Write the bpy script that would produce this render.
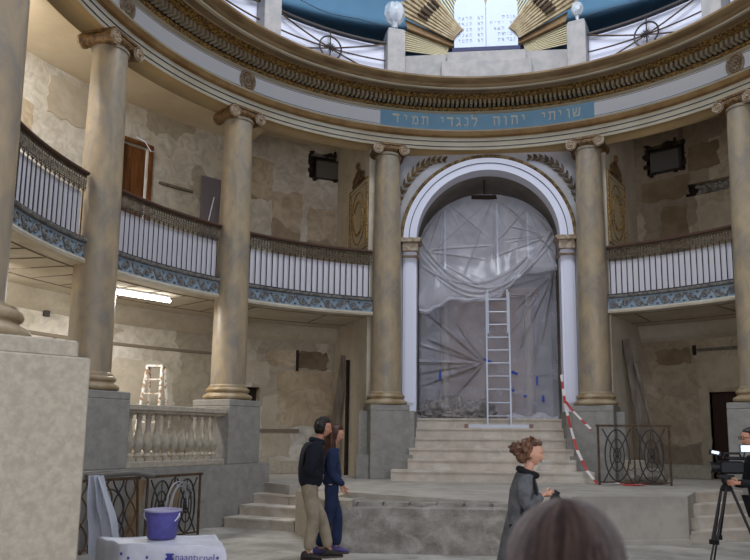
import bpy, bmesh, math, random
from mathutils import Vector, Matrix, noise
PI = math.pi
rnd = random.Random(7)
S = bpy.context.scene
for o in list(bpy.data.objects): bpy.data.objects.remove(o)
COL = S.collection

# ------------------------------------------------------------------ camera
cam_d = bpy.data.cameras.new('camera'); cam = bpy.data.objects.new('camera', cam_d); COL.objects.link(cam); S.camera = cam
F = Vector((-0.0966525, 0.9845856, 0.14577201)); RT = Vector((0.99529616, 0.0965825, 0.00757435)); UP = Vector((0.00662143, -0.14581841, 0.98928921))
cam.matrix_world = Matrix(((RT.x, UP.x, -F.x, -0.3968735), (RT.y, UP.y, -F.y, -9.5132019), (RT.z, UP.z, -F.z, 1.58), (0, 0, 0, 1)))
cam_d.sensor_width = 36; cam_d.lens = 34.7009; cam_d.shift_x = -0.03128; cam_d.shift_y = 0.06581
cam_d.dof.use_dof = True; cam_d.dof.focus_distance = 13.0; cam_d.dof.aperture_fstop = 3.5
cam_d.clip_end = 200
# ------------------------------------------------------------------ world and light
W = bpy.data.worlds.new('world'); S.world = W; W.use_nodes = True
bg = W.node_tree.nodes['Background']; bg.inputs[0].default_value = (0.86, 0.89, 1.0, 1); bg.inputs[1].default_value = 1.85
def area(name, loc, aim, size, power, color, shape='DISK', size_y=None, spread=None):
    l = bpy.data.lights.new(name, 'AREA'); l.energy = power; l.color = color; l.shape = shape; l.size = size
    if size_y: l.size_y = size_y
    if spread: l.spread = spread
    o = bpy.data.objects.new(name, l); COL.objects.link(o); o.location = loc
    d = Vector(aim) - Vector(loc); o.rotation_euler = d.to_track_quat('-Z', 'Y').to_euler(); return o
area('dome_skylight', (0, 0, 14.6), (0, 0, 0), 4.4, 420, (0.90, 0.94, 1.0))
area('gallery_worklight', (-7.2, -0.6, 7.9), (-8.7, -0.1, 6.9), 1.2, 230, (1.0, 0.98, 0.95))
lp = bpy.data.lights.new('dome_fill', 'POINT'); lp.energy = 640; lp.color = (0.88, 0.94, 1.0); lp.shadow_soft_size = 1.2
lpo = bpy.data.objects.new('dome_fill', lp); COL.objects.link(lpo); lpo.location = (0, 0, 12.6)  # added point fill to brighten the blue drum wall, not a real fixture
area('aisle_worklight', (-7.4, -0.3, 3.7), (-8.7, 0.2, 2.9), 0.9, 110, (1.0, 0.98, 0.95))
area('tube_light', (-6.35, 2.92, 4.0), (-6.35, 2.92, 0), 0.08, 75, (1.0, 0.97, 0.92), 'RECTANGLE', 1.1).rotation_euler[2] = -0.6
S.view_settings.view_transform = 'Standard'; S.view_settings.look = 'None'; S.view_settings.gamma = 1; S.view_settings.use_curve_mapping = False
S.view_settings.exposure = 0.0

# ------------------------------------------------------------------ materials
def srgb(r, g, b):
    f = lambda c: (c/255/12.92) if c/255 <= 0.04045 else ((c/255+0.055)/1.055)**2.4
    return (f(r), f(g), f(b), 1)
def mat(name, c, rough=0.7, metal=0.0, c2=None, c3=None, scale=3.0, detail=6, bump=0.0, bscale=None, thr=(0.4, 0.6), thr3=(0.55, 0.65), scale3=None, stretch=(1, 1, 1), rot=(0, 0, 0), dist=0.0, spec=0.3, warp3='noise', grime=0.0, gscale=7):
    m = bpy.data.materials.new(name); m.use_nodes = True; nt = m.node_tree; N = nt.nodes; L = nt.links
    b = N['Principled BSDF']; b.inputs['Roughness'].default_value = rough; b.inputs['Metallic'].default_value = metal
    b.inputs['Specular IOR Level'].default_value = spec
    b.inputs['Base Color'].default_value = c
    tc = N.new('ShaderNodeTexCoord'); mp = N.new('ShaderNodeMapping'); L.new(tc.outputs['Object'], mp.inputs[0]); mp.inputs['Scale'].default_value = stretch; mp.inputs['Rotation'].default_value = rot
    out = None
    def noi(sc, det=detail, d=dist):
        n = N.new('ShaderNodeTexNoise'); n.inputs['Scale'].default_value = sc; n.inputs['Detail'].default_value = det; n.inputs['Distortion'].default_value = d; n.inputs['Roughness'].default_value = 0.6
        L.new(mp.outputs[0], n.inputs['Vector']); return n.outputs[0]
    def ramp(sock, a, bb):
        r = N.new('ShaderNodeMapRange'); r.inputs[1].default_value = a; r.inputs[2].default_value = bb; L.new(sock, r.inputs[0]); return r.outputs[0]
    def mix(fac, A, B):
        x = N.new('ShaderNodeMix'); x.data_type = 'RGBA'; L.new(fac, x.inputs[0])
        for s, v in ((x.inputs[6], A), (x.inputs[7], B)):
            if isinstance(v, tuple): s.default_value = v
            else: L.new(v, s)
        return x.outputs[2]
    if c2:
        out = mix(ramp(noi(scale), *thr), c, c2)
        if c3:
            if warp3 == 'block':
                v = N.new('ShaderNodeTexVoronoi'); v.distance = 'CHEBYCHEV'; v.inputs['Scale'].default_value = scale3 or scale; v.inputs['Randomness'].default_value = 0.9
                nn = N.new('ShaderNodeTexNoise'); nn.inputs['Scale'].default_value = 3.0; nn.inputs['Detail'].default_value = 6; L.new(mp.outputs[0], nn.inputs['Vector'])
                vm = N.new('ShaderNodeVectorMath'); vm.operation = 'SCALE'; L.new(nn.outputs['Color'], vm.inputs[0]); vm.inputs['Scale'].default_value = 0.35
                va = N.new('ShaderNodeVectorMath'); va.operation = 'ADD'; L.new(vm.outputs[0], va.inputs[0]); L.new(mp.outputs[0], va.inputs[1]); L.new(va.outputs[0], v.inputs['Vector'])
                sp = N.new('ShaderNodeSeparateColor'); L.new(v.outputs['Color'], sp.inputs[0]); s3 = sp.outputs[0]
            else: s3 = noi(scale3 or scale*0.37, 8, 0.6)
            out = mix(ramp(s3, *thr3), out, c3)
        if grime:
            gm = N.new('ShaderNodeMath'); gm.operation = 'MULTIPLY'; L.new(ramp(noi(gscale, 10, 1.5), .42, .78), gm.inputs[0]); gm.inputs[1].default_value = grime
            out = mix(gm.outputs[0], out, (c3 or c2)[:0]+tuple(v*.42 for v in (c3 or c2)[:3])+(1,))
        L.new(out, b.inputs['Base Color'])
    if bump:
        bp_ = N.new('ShaderNodeBump'); bp_.inputs['Strength'].default_value = bump; bp_.inputs['Distance'].default_value = 0.03
        L.new(noi(bscale or scale*4, 8), bp_.inputs['Height']); L.new(bp_.outputs[0], b.inputs['Normal'])
    return m
def emis(name, c, s):
    m = bpy.data.materials.new(name); m.use_nodes = True; b = m.node_tree.nodes['Principled BSDF']
    b.inputs['Base Color'].default_value = c; b.inputs['Emission Color'].default_value = c; b.inputs['Emission Strength'].default_value = s; return m
def film(name, c, alpha, rough=0.25, stretch=(1, 1, 1)):
    m = bpy.data.materials.new(name); m.use_nodes = True; nt = m.node_tree; N = nt.nodes; L = nt.links
    b = N['Principled BSDF']; b.inputs['Base Color'].default_value = c; b.inputs['Roughness'].default_value = rough; b.inputs['Specular IOR Level'].default_value = 0.6
    tc = N.new('ShaderNodeTexCoord'); mp = N.new('ShaderNodeMapping'); mp.inputs['Scale'].default_value = stretch; n = N.new('ShaderNodeTexNoise'); n.inputs['Scale'].default_value = 2.2; n.inputs['Detail'].default_value = 7; n.inputs['Distortion'].default_value = 1.2
    L.new(tc.outputs['Object'], mp.inputs[0]); L.new(mp.outputs[0], n.inputs['Vector'])
    r = N.new('ShaderNodeMapRange'); r.inputs[1].default_value = 0.3; r.inputs[2].default_value = 0.7; r.inputs[3].default_value = max(0, alpha-0.07); r.inputs[4].default_value = min(1, alpha+0.07)
    L.new(n.outputs[0], r.inputs[0]); L.new(r.outputs[0], b.inputs['Alpha'])
    bp_ = N.new('ShaderNodeBump'); bp_.inputs['Strength'].default_value = 0.15; bp_.inputs['Distance'].default_value = 0.03; L.new(n.outputs[0], bp_.inputs['Height']); L.new(bp_.outputs[0], b.inputs['Normal'])
    return m
M = {}
M['marble'] = mat('marble', srgb(156, 140, 116), 0.38, c2=srgb(134, 125, 113), c3=srgb(168, 149, 120), scale=2.4, thr=(0.40, 0.60), scale3=1.9, thr3=(0.5, 0.62), stretch=(1, 1, 0.5), rot=(0.6, 0.5, 0.3), dist=1.8, spec=0.35, grime=0.3, gscale=2.6)
M['baselet'] = mat('cream_letters', srgb(236, 230, 214), 0.5)
M['basegold'] = mat('base_ochre', srgb(168, 152, 126), 0.4, c2=srgb(140, 118, 84), scale=3, spec=0.4)
M['stone'] = mat('grey_stone', srgb(150, 146, 139), 0.8, c2=srgb(136, 133, 127), scale=6, bump=0.15, bscale=30, grime=0.2, gscale=9)
M['stonebeige'] = mat('beige_stone', srgb(178, 168, 150), 0.8, c2=srgb(162, 153, 137), scale=14, bump=0.2, bscale=40, grime=0.2, gscale=22)
M['step'] = mat('step_stone', srgb(196, 185, 171), 0.8, c2=srgb(180, 169, 155), scale=3.5, c3=srgb(202, 194, 183), scale3=2.0, bump=0.1, bscale=20)
M['floor'] = mat('dusty_floor', srgb(168, 162, 152), 0.9, grime=0.35, gscale=2.5, c2=srgb(140, 134, 124), scale=1.6, c3=srgb(182, 176, 166), scale3=0.9, thr3=(0.5, 0.62), bump=0.15, bscale=14)
M['stagetop'] = mat('dusty_platform', srgb(176, 169, 158), 0.85, c2=srgb(158, 151, 141), scale=2, bump=0.05)
M['rough'] = mat('rough_masonry', srgb(152, 146, 137), 0.95, c2=srgb(130, 123, 113), c3=srgb(168, 162, 153), scale=2.8, scale3=3.5, thr3=(0.5, 0.68), bump=1.0, bscale=11, grime=0.5, gscale=5)
M['wallL'] = mat('bare_plaster', srgb(206, 200, 188), 0.9, c2=srgb(186, 177, 160), c3=srgb(168, 158, 140), scale=1.1, thr=(0.40, 0.62), scale3=0.75, thr3=(0.66, 0.75), grime=0.6, gscale=3.2, bump=0.22, bscale=12, warp3='block')
M['wallU'] = mat('stripped_plaster', srgb(188, 172, 148), 0.9, c2=srgb(170, 152, 126), c3=srgb(150, 134, 112), scale=0.8, thr=(0.40, 0.62), scale3=0.6, thr3=(0.66, 0.76), grime=0.6, gscale=3.5, bump=0.22, bscale=10, warp3='block')
M['plain'] = mat('cream_plaster', srgb(190, 180, 162), 0.8, c2=srgb(176, 164, 144), scale=1.2, grime=0.25, gscale=4)
M['ceil'] = mat('cream_ceiling', srgb(204, 190, 166), 0.8, c2=srgb(192, 176, 150), scale=0.9)
M['groove'] = mat('groove', srgb(122, 110, 94), 0.9)
M['soffit'] = mat('ochre_soffit', srgb(172, 146, 104), 0.8, c2=srgb(158, 134, 96), scale=1.1)
M['fasc'] = mat('architrave_paint', srgb(182, 172, 152), 0.6, c2=srgb(170, 158, 134), scale=1.4)
M['frieze'] = mat('frieze_white', srgb(244, 245, 250), 0.7)
M['frblue'] = mat('frieze_blue', srgb(142, 186, 214), 0.7, c2=srgb(134, 178, 208), scale=2)
M['brown'] = mat('brown_moulding', srgb(124, 92, 56), 0.5, c2=srgb(146, 116, 76), scale=2)
M['crown'] = mat('ochre_crown', srgb(134, 110, 78), 0.5, c2=srgb(108, 86, 58), scale=1.5, stretch=(1, 1, 6))
M['gold'] = mat('old_gold', srgb(168, 132, 72), 0.45, 0.2, c2=srgb(88, 66, 38), scale=22, thr=(.45, .55))
M['laurel'] = mat('laurel_gilt', srgb(150, 126, 84), 0.5, 0.1, c2=srgb(92, 72, 46), scale=10)
M['laurel2'] = mat('laurel_dull', srgb(128, 114, 94), 0.6, 0.0, c2=srgb(84, 72, 58), scale=10)
M['dentil'] = mat('dentil_paint', srgb(150, 138, 116), 0.6)
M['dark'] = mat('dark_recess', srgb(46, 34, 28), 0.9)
M['line'] = mat('navy_line', srgb(56, 60, 84), 0.7)
M['volute'] = mat('volute_paint', srgb(178, 164, 146), 0.5, c2=srgb(140, 118, 92), scale=12)
M['capgold'] = mat('capital_gold', srgb(124, 94, 58), 0.45, 0.1, c2=srgb(76, 54, 34), scale=16, bump=0.4, bscale=30)
M['white'] = mat('white_paint', srgb(226, 226, 240), 0.6)
M['board'] = mat('white_board', srgb(206, 202, 208), 0.7)
M['iron'] = mat('dark_iron', srgb(62, 56, 54), 0.5, 0.3)
M['ironrust'] = mat('rusty_iron', srgb(98, 76, 58), 0.7, 0.2, c2=srgb(70, 56, 46), scale=9)
M['handrail'] = mat('brown_handrail', srgb(78, 56, 46), 0.4)
M['lace'] = mat('lace_bronze', srgb(112, 100, 80), 0.5, 0.2, c2=srgb(68, 60, 52), scale=20)
M['fblue'] = mat('fascia_blue', srgb(126, 148, 166), 0.7, c2=srgb(138, 152, 162), scale=8)
M['scroll'] = mat('scroll_grey', srgb(132, 130, 126), 0.6, c2=srgb(92, 88, 86), scale=14)
M['skyblue'] = mat('dome_blue', srgb(138, 184, 214), 0.85, c2=srgb(130, 176, 208), scale=0.7)
M['pier'] = mat('pier_stone', srgb(182, 174, 170), 0.8, c2=srgb(164, 160, 158), scale=4)
M['tablet'] = mat('tablet_white', srgb(214, 222, 238), 0.5)
M['letters'] = mat('tablet_letters', srgb(170, 180, 198), 0.6)
M['navy'] = mat('navy_band', srgb(34, 36, 84), 0.5)
M['ray'] = mat('gilded_ray', srgb(176, 158, 126), 0.45, 0.05, c2=srgb(146, 124, 90), scale=6)
M['raylight'] = mat('pale_gilded_ray', srgb(214, 200, 162), 0.4, 0.1)
M['wood'] = mat('door_wood', srgb(118, 76, 40), 0.5, c2=srgb(92, 56, 28), scale=2.5, stretch=(5, 5, 0.6))
M['darkwood'] = mat('dark_wood', srgb(60, 34, 24), 0.6, c2=srgb(46, 26, 18), scale=3, stretch=(5, 5, .5))
M['plank'] = mat('plank', srgb(120, 110, 98), 0.8, c2=srgb(96, 86, 76), scale=4, stretch=(4, 4, .5))
M['tan'] = mat('tan_board', srgb(150, 128, 100), 0.8, c2=srgb(126, 104, 78), scale=4)
M['greyboard'] = mat('grey_board', srgb(112, 104, 108), 0.8)
M['steel'] = mat('vent_steel', srgb(100, 96, 90), 0.6, 0.1)
M['alu'] = mat('aluminium', srgb(176, 178, 186), 0.4, 0.5)
M['film'] = film('plastic_film', srgb(208, 206, 214), 0.47)
M['film2'] = film('lower_plastic_film', srgb(194, 192, 204), 0.36)
M['film3'] = film('hanging_film', srgb(196, 200, 212), 0.62)
M['glasswrap'] = film('wrapped_glass', srgb(232, 234, 240), 0.6, 0.15)
M['tarp'] = mat('crumpled_tarp', srgb(142, 136, 134), 0.45, c2=srgb(108, 102, 100), scale=4)
M['arkwood'] = mat('ark_panels', srgb(150, 122, 100), 0.7, c2=srgb(128, 106, 90), scale=1.5)
M['niche'] = mat('niche_plaster', srgb(158, 150, 144), 0.8, c2=srgb(136, 130, 126), scale=1.4)
M['paperwhite'] = mat('cover_film', srgb(196, 196, 204), 0.4, c2=srgb(182, 182, 192), scale=6, bump=0.4, bscale=8)
M['bucket'] = mat('violet_plastic', srgb(84, 80, 144), 0.5, c2=srgb(74, 70, 128), scale=8)
M['bluetape'] = mat('blue_tape', srgb(40, 66, 150), 0.6)
M['print'] = mat('blue_print', srgb(52, 50, 128), 0.6)
M['red'] = mat('tape_red', srgb(172, 64, 60), 0.5)
M['tapewhite'] = mat('tape_white', srgb(216, 208, 204), 0.5)
M['paintladder'] = mat('paint_spattered_wood', srgb(212, 208, 200), 0.7, c2=srgb(150, 116, 88), scale=12, thr=(0.5, 0.55))
M['tube'] = emis('fluorescent_tube', (1.0, 0.97, 0.92, 1), 14)
M['skin'] = mat('skin', srgb(176, 126, 102), 0.55)
M['skin2'] = mat('pale_skin', srgb(186, 140, 116), 0.55)
M['hairdark'] = mat('dark_hair', srgb(26, 22, 22), 0.45, c2=srgb(40, 33, 30), scale=12)
M['hairred'] = mat('auburn_hair', srgb(80, 48, 34), 0.5, c2=srgb(54, 32, 24), scale=14)
M['hairlight'] = mat('light_brown_hair', srgb(116, 82, 60), 0.5, c2=srgb(78, 52, 40), scale=14)
M['hairfg'] = mat('brown_hair', srgb(40, 31, 28), 0.45, c2=srgb(62, 50, 46), scale=10, thr=(0.45, 0.62), stretch=(5, 5, 0.5), spec=0.5)
M['hairstrand'] = mat('strand_dark', srgb(50, 38, 34), 0.38, spec=0.5)
M['hairstrand2'] = mat('strand_light', srgb(88, 72, 64), 0.36, spec=0.6)
M['navyknit'] = mat('navy_knit', srgb(22, 24, 34), 0.9)
M['khaki'] = mat('khaki_cotton', srgb(150, 138, 118), 0.9, c2=srgb(132, 120, 102), scale=6)
M['denim'] = mat('dark_blue_cloth', srgb(36, 48, 78), 0.9, c2=srgb(28, 38, 64), scale=6)
M['shoe'] = mat('dark_leather', srgb(44, 38, 36), 0.6)
M['sole'] = mat('shoe_sole', srgb(78, 70, 62), 0.8)
M['greywool'] = mat('grey_wool', srgb(92, 92, 94), 0.95, c2=srgb(76, 76, 78), scale=14)
M['black'] = mat('black_plastic', srgb(20, 20, 22), 0.45)
M['blackcloth'] = mat('black_cloth', srgb(22, 22, 24), 0.9)
M['lens'] = mat('lens_glass', srgb(12, 14, 24), 0.08, spec=0.8)
M['screen'] = emis('lit_screen', (0.66, 0.80, 1.0, 1), 0.95)
M['eye'] = mat('eye_white', srgb(150, 136, 126), 0.5)
M['pupil'] = mat('pupil', srgb(30, 22, 18), 0.2)
M['lip'] = mat('lip', srgb(150, 84, 76), 0.5)
M['rubble'] = mat('rubble', srgb(160, 152, 142), 0.95, c2=srgb(120, 112, 102), scale=7, bump=0.8, bscale=15)

# ------------------------------------------------------------------ mesh helpers
def P(R, az, z=0.0):
    a = math.radians(az); return Vector((R*math.sin(a), R*math.cos(a), z))
class MB:
    def __init__(s): s.v = []; s.f = []; s.T = Matrix.Identity(4)
    def add(s, vs, fs):
        o = len(s.v); s.v += [s.T @ Vector(v) for v in vs]; s.f += [tuple(i+o for i in f) for f in fs]; return s
    def box(s, c, d, rz=0.0, rot=None, taper=1.0):
        R_ = rot or Matrix.Rotation(rz, 3, 'Z'); vs = []
        for z in (-.5, .5):
            t = taper if z > 0 else 1
            for x, y in ((-.5, -.5), (.5, -.5), (.5, .5), (-.5, .5)): vs.append(Vector(c)+R_ @ Vector((x*d[0]*t, y*d[1]*t, z*d[2])))
        return s.add(vs, [(0, 3, 2, 1), (4, 5, 6, 7), (0, 1, 5, 4), (1, 2, 6, 5), (2, 3, 7, 6), (3, 0, 4, 7)])
    def bbox(s, c, d, rz=0.0, b=0.01):   # bevelled box (chamfered vertical section)
        hx, hy, hz = d[0]/2, d[1]/2, d[2]/2; R_ = Matrix.Rotation(rz, 3, 'Z'); rings = []
        for z, i in ((-hz, b), (-hz+b, 0), (hz-b, 0), (hz, b)):
            rings.append([(hx-i-b, -hy+i), (hx-i, -hy+i+b), (hx-i, hy-i-b), (hx-i-b, hy-i), (-hx+i+b, hy-i), (-hx+i, hy-i-b), (-hx+i, -hy+i+b), (-hx+i+b, -hy+i)])
            rings[-1] = [Vector(c)+R_ @ Vector((x, y, z)) for x, y in rings[-1]]
        return s.loft(rings, True, True)
    def loft(s, rings, capa=False, capb=False, closed=True):
        n = len(rings[0]); vs = [v for r in rings for v in r]; fs = []
        for j in range(len(rings)-1):
            for i in range(n if closed else n-1):
                k = (i+1) % n; fs.append((j*n+i, j*n+k, (j+1)*n+k, (j+1)*n+i))
        if capa: fs.append(tuple(range(n))[::-1])
        if capb: fs.append(tuple((len(rings)-1)*n+i for i in range(n)))
        return s.add(vs, fs)
    def lathe(s, prof, c=(0, 0, 0), n=32, cap=True):
        c = Vector(c); rings = [[c+Vector((r*math.cos(2*PI*i/n), r*math.sin(2*PI*i/n), z)) for i in range(n)] for r, z in prof]
        return s.loft(rings, cap, cap)
    def sweep(s, prof, a0, a1, step=1.5, closed=True, caps=True):   # profile of (R, z) swept round the rotunda
        n = max(1, int(abs(a1-a0)/step)); rings = [[P(r, a0+(a1-a0)*i/n, z) for r, z in prof] for i in range(n+1)]
        return s.loft(rings, caps and closed, caps and closed, closed)
    def tube(s, pts, r, n=8, cap=True, closed=False):
        pts = [Vector(p) for p in pts]; rings = []; m = len(pts); up = None
        for i, p in enumerate(pts):
            if closed: t = pts[(i+1) % m]-pts[i-1]
            else: t = (pts[min(i+1, m-1)]-pts[max(i-1, 0)])
            if t.length < 1e-9: t = Vector((0, 0, 1))
            t.normalize()
            if up is None: up = Vector((0, 0, 1)) if abs(t.z) < .9 else Vector((1, 0, 0))
            u = (up-t*up.dot(t)); u = u.normalized() if u.length > 1e-6 else t.orthogonal().normalized(); up = u; w = t.cross(u)
            rr = r[i] if isinstance(r, (list, tuple)) else r
            rings.append([p+(u*math.cos(2*PI*k/n)+w*math.sin(2*PI*k/n))*rr for k in range(n)])
        if closed: rings.append(rings[0]); cap = False
        return s.loft(rings, cap, cap)
    def prism(s, poly, z0, z1):
        n = len(poly); vs = [(x, y, z0) for x, y in poly]+[(x, y, z1) for x, y in poly]
        return s.add(vs, [tuple(range(n))[::-1], tuple(range(n, 2*n))]+[(i, (i+1) % n, n+(i+1) % n, n+i) for i in range(n)])
    def sphere(s, c, r, n=16, m=10, fn=None):
        c = Vector(c); r = Vector(r) if not isinstance(r, (int, float)) else Vector((r, r, r)); rings = []
        for j in range(m+1):
            th = PI*j/m; ring = []
            for i in range(n):
                ph = 2*PI*i/n; v = Vector((math.sin(th)*math.cos(ph), math.sin(th)*math.sin(ph), -math.cos(th)))
                if j in (0, m): v += Vector((1e-4*math.cos(ph), 1e-4*math.sin(ph), 0))
                q = Vector((v.x*r.x, v.y*r.y, v.z*r.z)); 
                if fn: q = fn(v, q)
                ring.append(c+q)
            rings.append(ring)
        return s.loft(rings, True, True)
    def grid(s, fn, nu, nv, skip=None):
        vs = [fn(i/nu, j/nv) for j in range(nv+1) for i in range(nu+1)]; fs = []
        for j in range(nv):
            for i in range(nu):
                if skip and skip((i+.5)/nu, (j+.5)/nv): continue
                a = j*(nu+1)+i; fs.append((a, a+1, a+nu+2, a+nu+1))
        return s.add(vs, fs)
def tag(o, label=None, cat=None, group=None, kind=None):
    if label: o['label'] = label
    if cat: o['category'] = cat
    if group: o['group'] = group
    if kind: o['kind'] = kind
    return o
def thing(name, label, cat, loc=(0, 0, 0), rz=0, group=None, kind=None):
    o = bpy.data.objects.new(name, None); COL.objects.link(o); o.empty_display_size = 0.1
    o.location = loc; o.rotation_euler = (0, 0, rz); return tag(o, label, cat, group, kind)
def wmat(o):
    m = Matrix.LocRotScale(o.location, o.rotation_euler, o.scale)
    return wmat(o.parent) @ m if o.parent else m
def obj(name, mb, m, parent=None, smooth=True, label=None, world=True, solid=0, origin=None, ang=35):
    me = bpy.data.meshes.new(name); vs = mb.v
    if parent and world:
        inv = wmat(parent).inverted(); vs = [inv @ v for v in vs]
    if origin is not None: vs = [v-Vector(origin) for v in vs]
    me.from_pydata([tuple(v) for v in vs], [], mb.f); me.validate()
    bm = bmesh.new(); bm.from_mesh(me); bmesh.ops.remove_doubles(bm, verts=bm.verts, dist=1e-5); bmesh.ops.recalc_face_normals(bm, faces=bm.faces)
    for f in bm.faces: f.smooth = smooth
    if smooth:
        for e in bm.edges:
            if len(e.link_faces) == 2 and e.calc_face_angle(0) > math.radians(ang): e.smooth = False
    bm.to_mesh(me); bm.free()
    me.materials.append(m); o = bpy.data.objects.new(name, me); COL.objects.link(o)
    if origin is not None: o.location = origin
    if parent: o.parent = parent
    if solid:
        md = o.modifiers.new('thickness', 'SOLIDIFY'); md.thickness = solid
    if label: o['label'] = label
    return o
def struct(name, mb, m, **k):
    o = obj(name, mb, m, **k); o['kind'] = 'structure'; return o

# ------------------------------------------------------------------ setting: floors, walls, ceilings
RO = 8.75
g = MB(); g.prism([(-14, -14), (14, -14), (14, 6), (-14, 6)], -0.2, 0.0); struct('floor', g, M['floor'])
g = MB(); g.sweep([(5.75, 0.0), (RO, 0.0), (RO, .695), (5.75, .695)], -150, -60); g.sweep([(4.95, 0.0), (RO, 0.0), (RO, .695), (4.95, .695)], -46.5, 46.5); g.sweep([(5.75, 0), (RO, 0), (RO, .695), (5.75, .695)], 46.5, 125)
g.sweep([(6.2, 0.0), (RO, 0.0), (RO, .695), (6.2, .695)], -60, -46.5)
struct('floor_aisle', g, M['stagetop'])
front = [(-3.25, 2.5), (-2.4, 2.04), (-1.15, 1.26), (0, .74), (1.0, .74), (1.12, 1.75), (2.9, 2.12), (3.4, 3.35), (3.9, 4.0), (3.4, 5.6), (-3.4, 5.6), (-4.1, 4.05), (-2.95, 3.6)]
g = MB(); g.prism(front, 0.0, 0.7); g.prism([(1.1, 1.66), (2.9, 2.03), (2.9, 2.12), (1.1, 1.75)], 0, .07); struct('floor_platform', g, M['stagetop'], smooth=False)
# rough masonry mass in front of the platform
g = MB()
def rough_fn(face):
    pass
n1, n2 = 90, 18
def rb(u, v):
    x = -2.38+u*3.4
    if v < .75:
        z = .62*v/.75; y = .60+.04*noise.noise((x*2.3, z*5, 1))+.03*noise.noise((x*9, z*9, 4))-.05*(1-v/.75)
    else:
        t = (v-.75)/.25; z = .62+.02*noise.noise((x*5, t*4, 2)); y = .62+t*max(.1, (2.02-(x+2.4)*.62 if x < 0 else .74)-.60)
    return Vector((x, y, max(z, 0)))
g.grid(rb, n1, n2)
g.add([(-2.38, .6, 0), (-2.38, .62, .62), (-2.38, 2.1, .62), (-2.38, 2.1, 0)], [(0, 1, 2, 3)]); g.add([(1.02, .6, 0), (1.02, .62, .62), (1.02, .8, .62), (1.02, .8, 0)], [(3, 2, 1, 0)])
# ragged slab edges left on the mass
for k in range(9):
    x = -2.3+k*.37; g.box((x+.16, .78+.03*rnd.random(), .64), (.34, .22, .045+.02*rnd.random()), rz=rnd.uniform(-.05, .05))
struct('wall_platform_front', g, M['rough'])
g = MB(); g.prism([(-3.25, 2.45), (-2.42, .66), (-2.36, .66), (-2.3, 2.1)], 0, .69); g.prism([(-2.42, .66), (-2.02, .58), (-2.02, .9), (-2.3, 1.2)], 0, .69); struct('wall_platform_corner', g, M['stonebeige'], smooth=False)
# steps
def steps(name, label, A, B, nb, n, rise, tread, mA, mB, back, z0=0.0, material='step'):
    t = thing(name, label, 'steps', (A[0], A[1], z0)); 
    for k in range(n):
        a = Vector(A)+Vector(nb)*tread*k+Vector(mA)*k; b = Vector(B)+Vector(nb)*tread*k+Vector(mB)*k
        a2 = Vector(A)+Vector(nb)*back+Vector(mA)*back/tread; b2 = Vector(B)+Vector(nb)*back+Vector(mB)*back/tread
        g = MB(); z = z0+rise*k
        g.prism([tuple(a), tuple(b), tuple(b2), tuple(a2)], z+.0, z+rise-.035)
        e = -.02*Vector(nb); g.prism([tuple(a+e), tuple(b+e), tuple(b2), tuple(a2)], z+rise-.035, z+rise)
        obj('step', g, M[material], t, smooth=False)
    return t
nb = Vector((.33, .944))
steps('stone_steps', 'four worn stone steps rising to the platform beside the balustrade wall', (-4.62, 2.98), (-3.28, 2.52), nb, 4, .174, .36, (.02, 0.04), (-.06, 0.02), 1.55)
nb2 = Vector((-.33, .944))
steps('stone_steps', 'four stone steps up to the platform behind the camera tripod', (2.92, 2.15), (4.6, 2.8), nb2, 4, .174, .30, (.13, 0), (-.02, .02), 1.3)
t = thing('stone_steps', 'wide flight of pale stone steps leading up to the plastic-covered arch', 'steps', (0, 5.0, .7))
for k in range(6):
    z0 = .7+k*.2117; y0 = 4.95+.3*k
    xl, xr = ((-1.95, 2.0), (-1.64, 1.70), (-1.64, 1.70), (-1.56, 1.62), (-1.56, 1.62), (-1.56, 1.62))[k]
    g = MB(); g.box(((xl+xr)/2, (y0+6.9)/2, z0+.1058-.02), (xr-xl, 6.9-y0, .2117-.04)); g.box(((xl+xr)/2, (y0-.02+6.9)/2, z0+.2117-.02), (xr-xl, 6.92-y0, .04)); obj('step', g, M['step'], t, smooth=False)
# low wall that carries the left balustrade and the columns
def base_wall(sgn, a_out):
    g = MB(); poly = []
    for i in range(40):
        a = a_out+( -60-a_out)*i/39; p = P(5.62, a); poly.append((p.x*sgn, p.y))
    poly += [(-4.72*sgn, 2.9), (-4.17*sgn, 4.12)]
    p = P(6.72, -46.2); poly.append((p.x*sgn, p.y))
    for i in range(40):
        a = -46.2+(a_out+46.2)*i/39; p = P(6.72, a); poly.append((p.x*sgn, p.y))
    if sgn < 0: poly = poly[::-1]
    g.prism(poly, 0, 1.02); g.prism([(x*1.004, y*1.004) for x, y in poly], 1.0, 1.05); return g
struct('wall_left_plinth', base_wall(1, -129), M['stone'], smooth=False)
g = MB(); poly = [(4.72, 2.9), (4.17, 4.12)]+[(P(6.72, a).x, P(6.72, a).y) for a in range(46, 122, 3)]+[(P(5.62, a).x, P(5.62, a).y) for a in range(120, 59, -3)]
g.prism(poly, 0, 1.02); struct('wall_right_plinth', g, M['stone'], smooth=False)
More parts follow.
